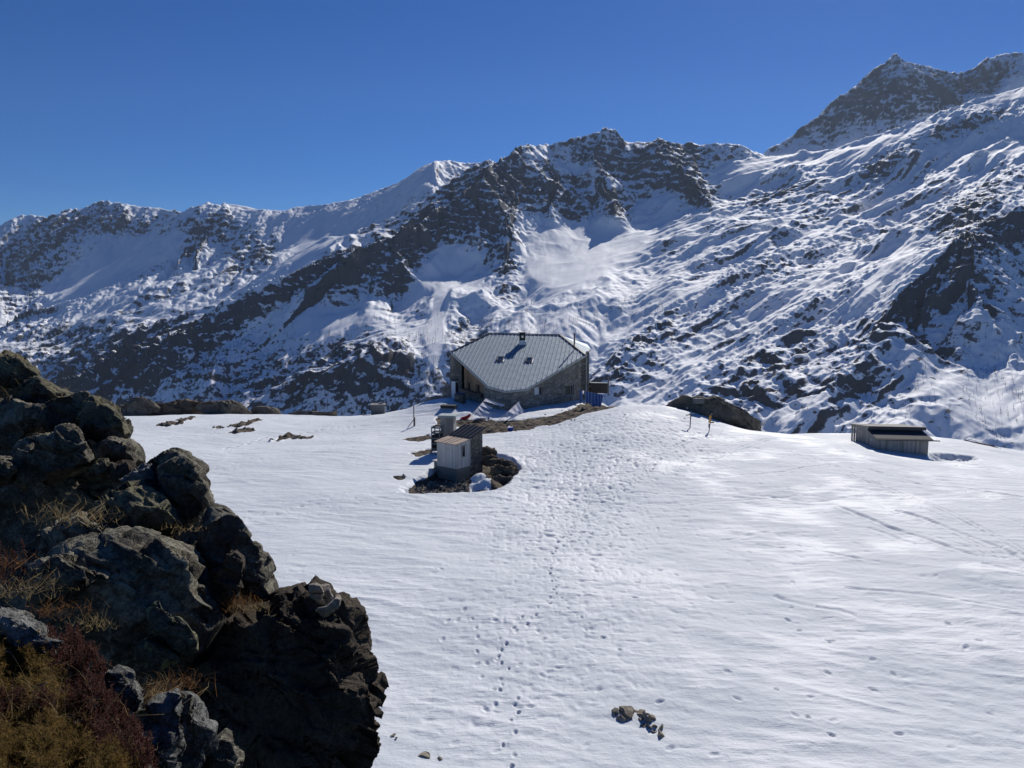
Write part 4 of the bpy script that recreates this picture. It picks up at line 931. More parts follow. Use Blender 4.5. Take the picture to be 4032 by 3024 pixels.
t = base('board_fence', 447.2, 399, 95, 'short grey board fence panel at the left end of the hut', 'fence', rz=R_(6))
b = MB(); 
for k in range(9): b.box((-.55+.137*k, 0, .35), (.125, .03, 2.1-.02*(k % 3)))
b.box((0, .04, .9), (1.2, .05, .09)); b.box((0, .04, .2), (1.2, .05, .09)); b.build('boards', M_OLDWOOD, t); t.children[0].name = 'board_panel'
t = base('clothesline_post', 414, 426.2, 75.5, 'pale slim wooden post with slanting brace left of the hut', 'post')
b = MB(); b.box((0, 0, .95), (.10, .10, 2.2)); b.build('post', M_POST, t)
b = MB(); b.bar((-.55, -.1, -.05), (.05, 0, .75), .06, .06); b.build('brace', M_POST, t)
b = MB(); b.box((.09, 0, .4), (.08, .1, .95)); b.build('stake', plain('red_stake', (.16, .09, .07), .8), t)
def post(px, py, d, h, label, mat, w_=.08, tilt=0):
    p = P(px, py, d); b = MB(); b.box((0, 0, h/2-.15), (w_, w_, h+.3)); b.box((0, 0, h+.01), (w_*1.25, w_*1.25, .03)); o = b.build('post', mat); o.location = (p.x, p.y, ground_z(p.x, p.y)); o.rotation_euler = (0, tilt, .3)
    tag(o, label, 'post'); return o
post(411.2, 407, 88.5, .75, 'short dark post on the snow crest left of the hut', M_STEEL, .09, R_(-6))
post(336.8, 415, 91, 1.15, 'lone pale stake at the plateau edge left of the stone tank', M_POST)
# covered stone tank on the far left edge
t = base('water_tank', 378.2, 411.8, 89.5, 'square concrete tank with stones on its lid at the plateau edge', 'tank', rz=R_(8))
zt_ = ZC-(404.6-300)/759*89.5-t.location.z
b = MB(); b.box((0, 0, zt_/2-.3), (1.6, 1.3, zt_+.6)); b.build('body', M_CONC, t)
b = MB(); b.box((0, 0, zt_+.04), (1.74, 1.42, .08)); b.build('lid', plain('tank_lid', (.26, .26, .24), .9), t)
TANK_TOP = t.location+Vector((0, 0, zt_+.08))
# ------------------------------------------------------------------ wall and post right of the hut
p0, p1 = P(589.5, 391, 96), P(607.5, 392.5, 97); gz = 1.15
b = MB(); b.bar((p0.x, p0.y, gz+.35), (p1.x, p1.y, gz+.2), .5, 1.3); t = empty('terrace_wall', (p0.x, p0.y, gz)); tag(t, 'low dark terrace wall right of the hut behind the blue washing', 'wall')
o = b.build('masonry', M_SOOT, t); o.location = (-p0.x, -p0.y, -gz)
b = MB(); b.bar((p0.x, p0.y, gz+1.03), (p1.x, p1.y, gz+.88), .58, .06); o = b.build('coping', plain('pale_coping', (.42, .42, .38), .85), t); o.location = (-p0.x, -p0.y, -gz)
p = P(608.3, 393.5, 92); b = MB(); b.box((0, 0, .8), (.15, .15, 2.2)); b.box((0, 0, 1.92), (.19, .19, .04)); o = b.build('post', M_OLDWOOD); o.location = (p.x, p.y, ZC-(393.5-300)/759*92); tag(o, 'thick grey timber post at the end of the terrace wall', 'post')
# ------------------------------------------------------------------ timber shelter on the right
sh0 = empty('timber_shelter', (30.85, 63.2, -.9)); tag(sh0, 'low weathered timber shelter with two stepped flat roofs sunk in snow', 'shelter')
su = Vector((.995, -.1, 0)); sn = Vector((.1, .995, 0)); so3 = Vector(sh0.location)
def s3(a, b_, z): return su*a+sn*b_+Vector((0, 0, z-so3.z))
WL = 4.14
def swall(mb, a0, b0, a1, b1, z0, z1a, z1b=None, th=.06):
    z1b = z1a if z1b is None else z1b; p, q = s3(a0, b0, z0), s3(a1, b1, z0); d = (q-p).normalized(); n = Vector((-d.y, d.x, 0))
    mb.prism([p, q, s3(a1, b1, z1b), s3(a0, b0, z1a)], n*th)
lw = MB(); swall(lw, 0, 0, WL, 0, -1.6, .97); swall(lw, 0, 1.9, 0, .06, -1.6, 1.3, .98, -.06); swall(lw, WL, .06, WL, 1.9, -1.6, .98, 1.3); lw.build('front_wall', M_OLDWOOD, sh0)
mw = MB(); swall(mw, -.02, 4.9, -.02, 1.9, -1.4, 1.30, 1.66, -.07); swall(mw, WL, 1.9, WL, 4.9, -1.4, 1.66, 1.3); swall(mw, WL, 4.9, 0, 4.9, -1.4, 1.28); mw.build('side_wall', M_OLDWOOD, sh0)
hb = MB(); swall(hb, .06, 1.95, WL-.06, 1.95, -1.2, 1.62); hb.build('shade_panel', M_DARK, sh0)  # near-black sheet painting the shaded gap under the upper roof
hd = MB(); swall(hd, 0, 1.86, WL, 1.86, 1.44, 1.66, None, .05)
for a in (1.75, 3.55): hd.box(s3(a, 1.84, 1.42), (.1, .05, .4), math.atan2(-.1, .995))
hd.build('header_beam', M_OLDWOOD, sh0)
ur = MB(); ur.prism([s3(-.25, 1.45, 1.72), s3(WL+.35, 1.45, 1.70), s3(WL+.3, 6.3, 1.16), s3(-.25, 6.3, 1.16)], (0, 0, .09)); uro = ur.build('upper_roof', M_OLDWOOD, sh0)
fa = MB(); fa.bar(s3(-.27, 1.43, 1.66), s3(WL+.37, 1.43, 1.64), .05, .26); fa.build('fascia', plain('fascia_board', (.085, .08, .078), .85), uro)
lr = MB(); lr.prism([s3(-.2, -.28, 1.00), s3(WL+.25, -.28, .97), s3(WL+.22, 1.9, 1.40), s3(-.2, 1.9, 1.43)], (0, 0, .05)); lr.build('lower_roof', plain('lead_sheet', (.065, .065, .07), .85, 0), sh0)
gu_ = MB(); gu_.tube([s3(-.25, -.34, .96), s3(WL+.75, -.34, .93)], .05, 8)
for k in range(7): gu_.box(s3(.3+.62*k, -.30, .99), (.03, .1, .06))
gu_.build('gutter', M_DMETAL, sh0)
for a, b_ in ((.0, 6.1), (.0, 5.5), (WL, 6.1)):
    pm = MB(); pm.box(s3(a, b_, .1), (.12, .12, 2.3)); pm.build('porch_post', M_OLDWOOD, sh0)
bm2 = MB(); bm2.bar(s3(0, 4.9, 1.16), s3(0, 6.3, 1.05), .12, .14); bm2.build('porch_beam', M_OLDWOOD, sh0)
dr_ = MB(); swall(dr_, -.085, 4.2, -.085, 2.6, -.5, 1.15, 1.2, -.03); dro = dr_.build('door', M_OLDWOOD, sh0)
for z_, b0, b1 in ((.95, 4.1, 3.2), (-.15, 4.1, 3.0)):
    hg = MB(); hg.bar(s3(-.13, b0, z_), s3(-.13, b1, z_-.02), .03, .07); hg.build('hinge', M_GREYWOOD, dro)
d2 = MB(); swall(d2, -.065, 1.6, -.065, .5, -.8, .95, .92, -.03); d2o = d2.build('door', M_OLDWOOD, sh0)
hg = MB(); hg.bar(s3(-.1, 1.5, -.2), s3(-.1, .6, -.22), .03, .08); hg.build('hinge', M_GREYWOOD, d2o)
# ------------------------------------------------------------------ sign posts on the hump
t = base('t_post', 689.9, 430.1, 66.6, 'dark metal post with level crossbar, a plain T on the snow hump', 'post', rz=R_(4))
b = MB(); b.tube([(0, 0, -.2), (.04, 0, 1.18)], .045, 10); b.build('post', M_STEEL, t)
b = MB(); b.bar((-.40, 0, 1.15), (.44, .1, 1.25), .07, .08); b.build('crossbar', M_STEEL, t)
M_YEL = plain('sign_yellow', (.55, .27, .03), .5, 0, .08); M_YEL2 = plain('sign_orange_back', (.33, .13, .04), .55, 0, .1)
t = base('trail_signpost', 708.6, 431.9, 66.0, 'trail signpost with stacked yellow arrow boards on the snow hump', 'signpost', rz=0)
b = MB(); b.tube([(0, 0, -.2), (.21, 0, 1.58)], .035, 10); b.tube([(.205, 0, 1.55), (.215, 0, 1.62)], [.05, .045], 10); b.build('post', M_STEEL, t)
for k in range(4):
    z_ = 1.42-.16*k; x_ = .04+.118*z_; b = MB(); y_ = -.05
    ln = .29; b.prism([(x_, y_, z_-.07), (x_-ln+.05, y_-.15, z_-.07), (x_-ln, y_-.18, z_), (x_-ln+.05, y_-.15, z_+.07), (x_, y_, z_+.07)], (.006, -.02, 0)); b.build('arrow_board', M_YEL, t)
z_ = .86; b = MB(); b.prism([(.12, .04, z_-.06), (.44, .04, z_-.06), (.50, .04, z_), (.44, .04, z_+.06), (.12, .04, z_+.06)], (0, .02, 0)); b.build('arrow_board', M_YEL2, t)
b = MB(); b.box((.0, -.05, .58), (.10, .02, .36)); b.build('plate', plain('grey_plate', (.22, .22, .24), .5), t)
# ------------------------------------------------------------------ washing
def cord(name, pts, label, r=.018, mat=None):
    b = MB(); b.tube(pts, r, 6); o = b.build(name, mat or plain('cord', (.25, .22, .19), .9) if 'cord' not in bpy.data.materials else bpy.data.materials['cord']); tag(o, label, 'clothesline'); return o
M_SHEET = NT('white_linen'); M_SHEET.color((.86, .85, .88)); M_SHEET.rough(.9); 
_tr = M_SHEET.n('BsdfTranslucent'); _tr.inputs[0].default_value = (.9, .88, .92, 1); _mx = M_SHEET.n('MixShader'); _mx.inputs[0].default_value = .45
M_SHEET.l(M_SHEET.b.outputs[0], _mx.inputs[1]); M_SHEET.l(_tr.outputs[0], _mx.inputs[2]); M_SHEET.l(_mx.outputs[0], M_SHEET.t.nodes['Material Output'].inputs[0]); M_SHEET = M_SHEET.m
def cloth(name, a, b, fall, wind, mat, label, cat, group, seed, nu=14, nv=16, gather=.0, wrap=.10):
    """cloth pegged along a..b, hanging by fall and blown along wind"""
    rs = random.Random(seed); a, b = Vector(a), Vector(b); fall = Vector(fall); wind = Vector(wind); V_, F_q = [], []
    ph = rs.uniform(0, 6); nrm = (b-a).cross(fall).normalized()
    for j in range(nv+1):
        v = j/nv
        for i in range(nu+1):
            u = i/nu; uu_ = .5+(u-.5)*(1-gather*v)
            p = a.lerp(b, uu_)+fall*(v)+wind*(v**1.6)*(1+.3*math.sin(u*5+ph))
            p += nrm*(math.sin(u*4.5+ph+v*2.2)*wrap*v**.7+math.sin(u*11+ph*2)*wrap*.22*v)
            p += fall.normalized()*(.06*math.sin(u*6+ph)*v)
            V_.append(p)
    n1_ = nu+1
    for j in range(nv):
        for i in range(nu): F_q.append((j*n1_+i, j*n1_+i+1, (j+1)*n1_+i+1, (j+1)*n1_+i))
    o = mesh_obj(name, V_, F_q, mat, smooth=True)
    if mat is not M_SHEET: sm = o.modifiers.new('thickness', 'SOLIDIFY'); sm.thickness = .012
    c = (a+b)/2
    for v in o.data.vertices: v.co -= c
    o.location = c; tag(o, label, cat, group); return o
def Q3(zx, zy, d): return P(436.8+zx*.04133, 391.1+zy*.04133, d)   # from the enlarged detail of the photograph
def lerp3(a, b, t): return Vector(a).lerp(Vector(b), t)
l0, l1_ = Q3(600, 850, 72.5), Q3(1190, 170, 79.0)
cord('clothesline', [l0, lerp3(l0, l1_, .5)+Vector((0, 0, -.02)), l1_], 'sloping clothesline rising from the bare ground to the hut, carrying five white sheets')
def on1(zx, zy): t_ = (zx-600)/(1190-600); return lerp3(l0, l1_, t_)
WG = 'white sheets on the left clothesline'
for i, (x0, x1, fall, wnd, gath, lab) in enumerate((
  (1115, 1188, (.25, -.1, -.10), (1.35, -.1, -.42), .45, 'topmost and longest white sheet, blown out flat from the left clothesline'),
  (1025, 1108, (.22, 0, -.12), (.62, -.05, -.34), .2, 'white sheet with a dark fold, second from the top of the left clothesline'),
  (965, 1020, (.3, 0, -.18), (.55, -.05, -.42), .1, 'narrow curling white sheet in the middle of the left clothesline'),
  (915, 962, (.4, 0, -.35), (.60, -.05, -.65), .5, 'white sheet hanging to a point, second lowest on the left clothesline'),
  (870, 912, (.4, 0, -.15), (.42, -.05, -.30), .2, 'lowest white sheet on the left clothesline, bluish in the shade'))):
    cloth('bed_sheet', on1(x0, 0), on1(x1, 0), fall, wnd, M_SHEET, lab, 'sheet', WG, 10+i, gather=gath)
m0, m1 = Q3(1235, 950, 70.8), Q3(2110, 130, 80.2)
cord('clothesline', [m0, lerp3(m0, m1, .5)+Vector((0, 0, -.03)), m1], 'sloping clothesline on the right by the blue tub, carrying six white towels')
def on2(zx): return lerp3(m0, m1, (zx-1235)/(2110-1235))
TG = 'white towels on the right clothesline'
for i, (x0, x1, fall, wnd, lab) in enumerate((
  (1955, 1990, (.02, 0, -.18), (.03, 0, -.12), 'tiny white towel at the upper end of the right clothesline'),
  (1905, 1950, (.30, -.05, -.30), (.32, 0, -.50), 'longest white towel, second from the top of the right clothesline'),
  (1840, 1900, (.25, -.05, -.25), (.34, 0, -.45), 'white towel third from the top of the right clothesline'),
  (1770, 1835, (.25, -.05, -.18), (.32, 0, -.36), 'white towel just above the crumpled one on the right clothesline'),
  (1695, 1765, (.30, -.05, -.10), (.36, 0, -.26), 'crumpled white towel second from the bottom of the right clothesline'),
  (1655, 1690, (.02, 0, -.25), (.04, 0, -.18), 'small white cloth at the lower end of the right clothesline'))):
    cloth('towel', on2(x0), on2(x1), fall, wnd, M_SHEET, lab, 'towel', TG, 40+i, nu=10, nv=12, wrap=.07)
bl = NT('blue_striped_cloth'); spx = bl.n('SeparateXYZ'); bl.l(bl.tc.outputs['Object'], spx.inputs[0])
wv = bl.math('FRACT', bl.math('MULTIPLY', spx.outputs[0], 3.6))
bl.color(bl.mix(bl.ramp(wv, [(.0, 0.), (.12, 1.), (.42, 1.), (.55, 0.), (.75, .35), (.9, 0.)]), (.035, .085, .30), (.20, .28, .45))); bl.rough(.9); M_BLUE = bl.m
def Q2(zx, zy, d): return P(523.17+zx*.05205, 330.16+zy*.05205, d)
k0, k1_ = Q2(1095, 1150, 79.4), Q2(1545, 1245, 77.8)
cord('clothesline', [k0+Vector((-.1, .3, .1)), k0, lerp3(k0, k1_, .5), k1_, k1_+Vector((.5, -.2, -1.2))], 'clothesline with blue striped bedding at the right corner of the hut')
BG = 'blue striped covers on the clothesline'
def on3(zx): return lerp3(k0, k1_, (zx-1095)/(1545-1095))
cloth('striped_cover', on3(1085), on3(1145), (0, 0, -1.35), (-.03, -.1, 0), M_BLUE, 'narrow blue striped cover hanging against the hut corner', 'cover', BG, 70, wrap=.05)
cloth('striped_cover', on3(1185), on3(1300), (.02, 0, -1.25), (.1, -.1, -.05), M_BLUE, 'blue striped cover in the middle of the corner clothesline', 'cover', BG, 71, wrap=.07)
cloth('striped_cover', on3(1302), on3(1420), (.02, 0, -1.25), (.02, -.15, -.08), M_BLUE, 'blue striped cover second from the right end of the corner clothesline', 'cover', BG, 72, wrap=.07)
cloth('striped_cover', on3(1422), on3(1535), (-.02, 0, -1.2), (-.28, -.1, -.1), M_BLUE, 'blue striped cover at the free right end of the corner clothesline', 'cover', BG, 73, wrap=.07)
cloth('white_cloth', on3(1133), on3(1178), (0, 0, -.35), (-.02, -.1, 0), M_SHEET, 'small white cloth between two blue striped covers', 'cloth', None, 74, gather=.6, wrap=.04)
# blue tub on the bare ground
p = P(510.4, 430.6, 70.6); tb = MB(); gz = ground_z(p.x, p.y)
t = empty('laundry_tub', (p.x, p.y, gz)); tag(t, 'bright blue laundry tub on bare ground below the right clothesline', 'tub')
prof = [(.0, .20), (.02, .22), (.34, .28), (.36, .30), (.36, .27), (.06, .19), (.05, .0)]
vv, ff = [], []; n_ = 18
for z_, r_ in prof:
    for k in range(n_): vv.append((r_*1.0*math.cos(2*math.pi*k/n_), r_*.85*math.sin(2*math.pi*k/n_), z_))
for i in range(len(prof)-1):
    for k in range(n_): ff.append((i*n_+k, i*n_+(k+1) % n_, (i+1)*n_+(k+1) % n_, (i+1)*n_+k))
mesh_obj('basin', vv, ff, plain('blue_plastic', (.012, .05, .34), .4, 0, .1), t, True)
for sx in (-1, 1):
    hn = MB(); hn.tube([(sx*.28, -.1, .33), (sx*.34, -.06, .42), (sx*.34, .06, .42), (sx*.28, .1, .33)], .018, 6)
    hn.build('handle', bpy.data.materials['blue_plastic'], t)
o = cloth('wet_cloth', (p.x-.2, p.y, gz+.36), (p.x+.2, p.y+.05, gz+.36), (0, -.1, .08), (.02, 0, .03), M_SHEET, 'crumpled pale cloth in the bright blue laundry tub', 'cloth', None, 90, nu=8, nv=6, wrap=.05)
# ================================================================== rocks
_ICO = {}
def ico(n):
    if n not in _ICO:
        bm = bmesh.new(); bmesh.ops.create_icosphere(bm, subdivisions=n, radius=1.0); bm.verts.ensure_lookup_table()
        V_ = np.array([v.co[:] for v in bm.verts], np.float64); F_q = np.array([[v.index for v in f.verts] for f in bm.faces], np.int32); bm.free(); _ICO[n] = (V_, F_q)
    return _ICO[n]
def vnormals(V_, F_q):
    fn = np.cross(V_[F_q[:, 1]]-V_[F_q[:, 0]], V_[F_q[:, 2]]-V_[F_q[:, 0]]); N = np.zeros_like(V_)
    for k in range(3): np.add.at(N, F_q[:, k], fn)
    return N/(np.linalg.norm(N, axis=1)[:, None]+1e-12)
BED = Matrix.Rotation(R_(28), 3, 'Y') @ Matrix.Rotation(R_(-25), 3, 'X')     # dip of the layers
BEDN = np.array([list(r) for r in BED])
_j = BEDN.T
JOINTS = np.array([_j[2], _j[0], _j[1], _j[0]+_j[1], _j[0]-_j[1], _j[2]+_j[0]*.8, _j[2]-_j[1]*.9, _j[2]*.6-_j[0]]); JOINTS /= np.linalg.norm(JOINTS, axis=1)[:, None]
def joint_faces(V_, N, B, n, rs, k, lo, hi, off, jit=.14, crack=0.0, cw=1.0):
    """break a surface into flat faces along the rock's joint planes"""
    ids = rs.choice(len(B), n, replace=False); sd = B[ids]; ls = V_[ids]; nn = N[ids]
    Jx = np.concatenate([JOINTS, -JOINTS]); c = nn @ Jx.T+rs.normal(size=(n, len(Jx)))*.10; nj = Jx[c.argmax(1)]+rs.normal(size=(n, 3))*jit; nj = nj*.8+nn*.2; nj /= np.linalg.norm(nj, axis=1)[:, None]
    o = rs.normal(size=n)*off; V2 = V_.copy()
    for s0 in range(0, len(B), 8000):
        q = B[s0:s0+8000]; D2 = (q*q).sum(1)[:, None]-2*q @ sd.T+(sd*sd).sum(1)[None]
        ix = np.argpartition(D2, 1, axis=1)[:, :2]; r = np.arange(len(q)); da = np.sqrt(np.maximum(D2[r, ix[:, 0]], 0)); db = np.sqrt(np.maximum(D2[r, ix[:, 1]], 0))
        i0 = np.where(da > db, ix[:, 1], ix[:, 0]); nv = nj[i0]
        h = ((V_[s0:s0+8000]-ls[i0])*nv).sum(1); mv = np.clip(-h*k+o[i0], lo, hi)-crack*np.exp(-(np.abs(db-da)/cw)**2)
        V2[s0:s0+8000] += nv*mv[:, None]
    return V2
def relief(V_, F_q, size, rs, amp=1.0, off=0.0, layered=1.0):
    B = V_ @ BEDN; s = size
    x, y, zz = B[:, 0]+off, B[:, 1]-off*.7, B[:, 2]+off*.3
    wob = np.stack([fbm(x/(s*.2), y/(s*.2), zz/(s*.2)+k*7, 2) for k in range(3)], 1)*s*.012
    Bs = (B+wob)*np.array([.75, 1, 1.7*layered])
    V2 = joint_faces(V_, vnormals(V_, F_q), Bs, 19, rs, .88*min(1, amp), -.20*s, .05*s, s*.035, .2)
    if len(V_) > 3000: V2 = joint_faces(V2, vnormals(V2, F_q), Bs*np.array([1, 1, 1.3]), 120, rs, .8*min(1, amp), -.08*s, .035*s, s*.016, .25, s*.010, s*.006)
    if len(V_) > 20000: V2 = joint_faces(V2, vnormals(V2, F_q), Bs*np.array([1, 1, 1.6]), 750, rs, .7*min(1, amp), -.025*s, .014*s, s*.0065, .3, s*.005, s*.003)
    if len(V_) > 20000:      # parting along the layers
        ph = zz/(s*.085)+.6*fbm(x/(s*.5), y/(s*.5), zz/(s*.5)+4, 2); fr = ph-np.floor(ph); gate = sstep(.0, .35, fbm(x/(s*.3)+5, y/(s*.3), zz/(s*.12), 2)+.1)
        V2 = V2-vnormals(V2, F_q)*((np.exp(-((fr-.5)/.09)**2)*.034+sstep(.5, .9, fr)*.014)*s*gate*amp)[:, None]
    N2 = vnormals(V2, F_q); t = .05*max(.35, min(1.0, s))
    e = fbm(x/(t*1.6), y/(t*1.6), zz/(t*.6), 3)+(1.9*(ridged(x/(t*3.2)+2, y/(t*3.2), zz/(t*1.3), 3)-.9) if len(V_) > 20000 else 0)
    return V2+N2*(amp*t*.16*e)[:, None]
def outline_rock(name, pts, d, thick, mat, label, cat='rock', group=None, n=6, seed=0, facets=14, amp=1.0, lean=0.0, px=True, layered=1.0, kind=None, pw=.72, spread=None):
    """a rock whose outline, seen from the front, follows pts; it has its own distance, size and thickness"""
    rs = np.random.default_rng(seed+101); V_, F_q = ico(n); pts = np.array(pts, float)
    c = pts.mean(0); A = 0
    ar = cx = cy = 0
    for i in range(len(pts)):
        x0, y0 = pts[i]; x1, y1 = pts[(i+1) % len(pts)]; cr = x0*y1-x1*y0; ar += cr; cx += (x0+x1)*cr; cy += (y0+y1)*cr
    if abs(ar) > 1e-6: c = np.array([cx/(3*ar), cy/(3*ar)])
    th = np.linspace(0, 2*math.pi, 721); R = np.zeros(721)
    for i in range(len(pts)):
        a, b = pts[i]-c, pts[(i+1) % len(pts)]-c; e = b-a
        den = np.cos(th)*e[1]-np.sin(th)*e[0]; den = np.where(np.abs(den) < 1e-9, 1e-9, den)
        t = (a[0]*e[1]-a[1]*e[0])/den; u = (a[0]*np.sin(th)-a[1]*np.cos(th))/den
        R = np.where((t > 0) & (u >= -1e-6) & (u <= 1+1e-6), np.maximum(R, t), R)
    R = np.where(R <= 0, np.median(R[R > 0]), R)
    rho = np.hypot(V_[:, 0], V_[:, 2]); ang = np.mod(np.arctan2(-V_[:, 2], V_[:, 0]), 2*math.pi)
    r = np.interp(ang, th, R)*rho**pw
    dep = np.sign(V_[:, 1])*np.abs(V_[:, 1])**.75*thick*.5
    PXs = c[0]+np.cos(ang)*r; PYs = c[1]+np.sin(ang)*r
    Dd = d+dep+lean*(c[1]-PYs)/F*d
    cxn = (PXs-512)/F; cyn = (384-PYs)/F; yy = CP+cyn*SP; u_, e_ = cxn/yy, (-SP+cyn*CP)/yy
    W = np.stack([u_*Dd, Dd, ZC+e_*Dd], 1)
    ctr = W.mean(0); L = W-ctr; ext = L.max(0)-L.min(0); size = float((ext[0]*ext[2])**.5)
    for k in range(facets):      # flat fracture faces
        v = rs.normal(size=3); v[1] -= 1.1*abs(rs.normal()); v /= np.linalg.norm(v)
        pr = L @ v; h = np.quantile(pr, rs.uniform(.90, .985)); ex = np.clip(pr-h, 0, None)
        keep = .92 if abs(v[1]) > .45 else .25
        L = L-np.outer(ex*keep, v)
    L = relief(L, F_q, min(size, 1.6) if size < 4 else 2.2, rs, amp, seed*3.17, layered)
    o = np_mesh(name, L, F_q, mat, smooth=True); o.location = ctr
    tag(o, label, cat, group, kind); return o
def rock_mat(name, lo, hi, lich, lichamt, lich2, amt2, sc=1.0, moss=None):
    m = NT(name); v = m.world()
    n1_ = m.noise(1.7*sc, 7, .66, vec=v); n2_ = m.noise(9*sc, 6, .66, vec=v); n3_ = m.noise(38*sc, 5, .65, vec=v)
    col = m.ramp(m.math('ADD', m.math('MULTIPLY', n1_, .55), m.math('MULTIPLY', n2_, .45)), [(.33, lo), (.66, hi)])
    col = m.mix(m.math('MULTIPLY', m.ramp(n3_, [(.35, 1.), (.55, 0.)]), .55), col, tuple(a*.35 for a in lo))
    lv = m.math('ADD', m.math('MULTIPLY', m.noise(3.2*sc, 6, .7, vec=v), .6), m.math('MULTIPLY', m.noise(22*sc, 5, .7, vec=v), .4))
    gm = m.n('NewGeometry'); sx = m.n('SeparateXYZ'); m.l(gm.outputs['Normal'], sx.inputs[0])
    lv = m.math('ADD', lv, m.math('MULTIPLY', sx.outputs[2], .07))     # lichen prefers upward faces
    col = m.mix(m.math('MULTIPLY', m.ramp(lv, [(.62-lichamt*.22, 0.), (.72-lichamt*.22, 1.)]), .8), col, lich)
    lw = m.noise(6*sc, 7, .72, vec=m.world((1, 1, 1), (1, .5, 2)))
    col = m.mix(m.math('MULTIPLY', m.ramp(lw, [(.66-amt2*.2, 0.), (.72-amt2*.2, 1.)]), .75), col, lich2)
    if moss: col = m.mix(m.ramp(m.noise(2.3*sc, 6, .7, vec=m.world((1, 1, 1), (2, 1, 0))), [(.56, 0.), (.66, .8)]), col, moss)
    m.color(col); m.rough(.95); m.b.inputs['Specular IOR Level'].default_value = .15
    vc = m.voro(14*sc, 'DISTANCE_TO_EDGE', vec=m.mix(.12, v, m.n('TexNoise').outputs[1], 'ADD'))
    h = m.math('ADD', m.math('MULTIPLY', n2_, .8), m.math('ADD', m.math('MULTIPLY', n3_, .5), m.math('MULTIPLY', m.ramp(vc, [(0, 0.), (.05, 1.)]), .12)))
    m.normal(m.bump(h, 1.0, .06/sc)); return m.m
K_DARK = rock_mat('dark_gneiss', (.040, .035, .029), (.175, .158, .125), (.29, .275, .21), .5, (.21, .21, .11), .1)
K_OLIVE = rock_mat('lichened_gneiss', (.05, .048, .04), (.14, .13, .10), (.23, .21, .13), .55, (.24, .24, .12), .2)
K_RIB = rock_mat('yellow_lichened_rib', (.05, .05, .045), (.12, .12, .10), (.26, .26, .17), .6, (.34, .34, .12), .45)
K_GREY = rock_mat('grey_lichened_rock', (.055, .055, .053), (.165, .165, .155), (.28, .28, .265), .5, (.24, .25, .15), .3, 1.6)
K_BROWN = rock_mat('brown_schist', (.042, .034, .027), (.13, .108, .083), (.11, .10, .08), .0, (.10, .06, .035), .25)
K_TAN = rock_mat('tan_schist_slab', (.22, .19, .155), (.50, .44, .37), (.46, .43, .36), .3, (.10, .09, .08), .1, 2.2)
K_FAR = rock_mat('plateau_outcrop', (.09, .08, .066), (.29, .26, .21), (.21, .20, .15), .3, (.15, .095, .055), .35, .45)
K_FAR2 = rock_mat('turf_and_rock', (.09, .07, .052), (.29, .225, .16), (.20, .18, .13), .35, (.17, .085, .045), .5, .5)
K_RUB = rock_mat('rubble_stone', (.12, .118, .11), (.30, .295, .27), (.36, .35, .31), .3, (.07, .065, .06), .1, 2.0)
K_PIT = rock_mat('thawed_ledge', (.05, .043, .036), (.19, .16, .13), (.26, .20, .13), .45, (.15, .12, .08), .1, 1.0)
def r5(*a): return [(x*.1301, 342.9+y*.1301) for x, y in a]
def r6(*a): return [(x*.1837, 546+y*.1837) for x, y in a]
def r7(*a): return [(111.7+x*.1286, 396.2+y*.1286) for x, y in a]
def rr(*a): return [(634.9+x*.17589, 381+y*.17589) for x, y in a]
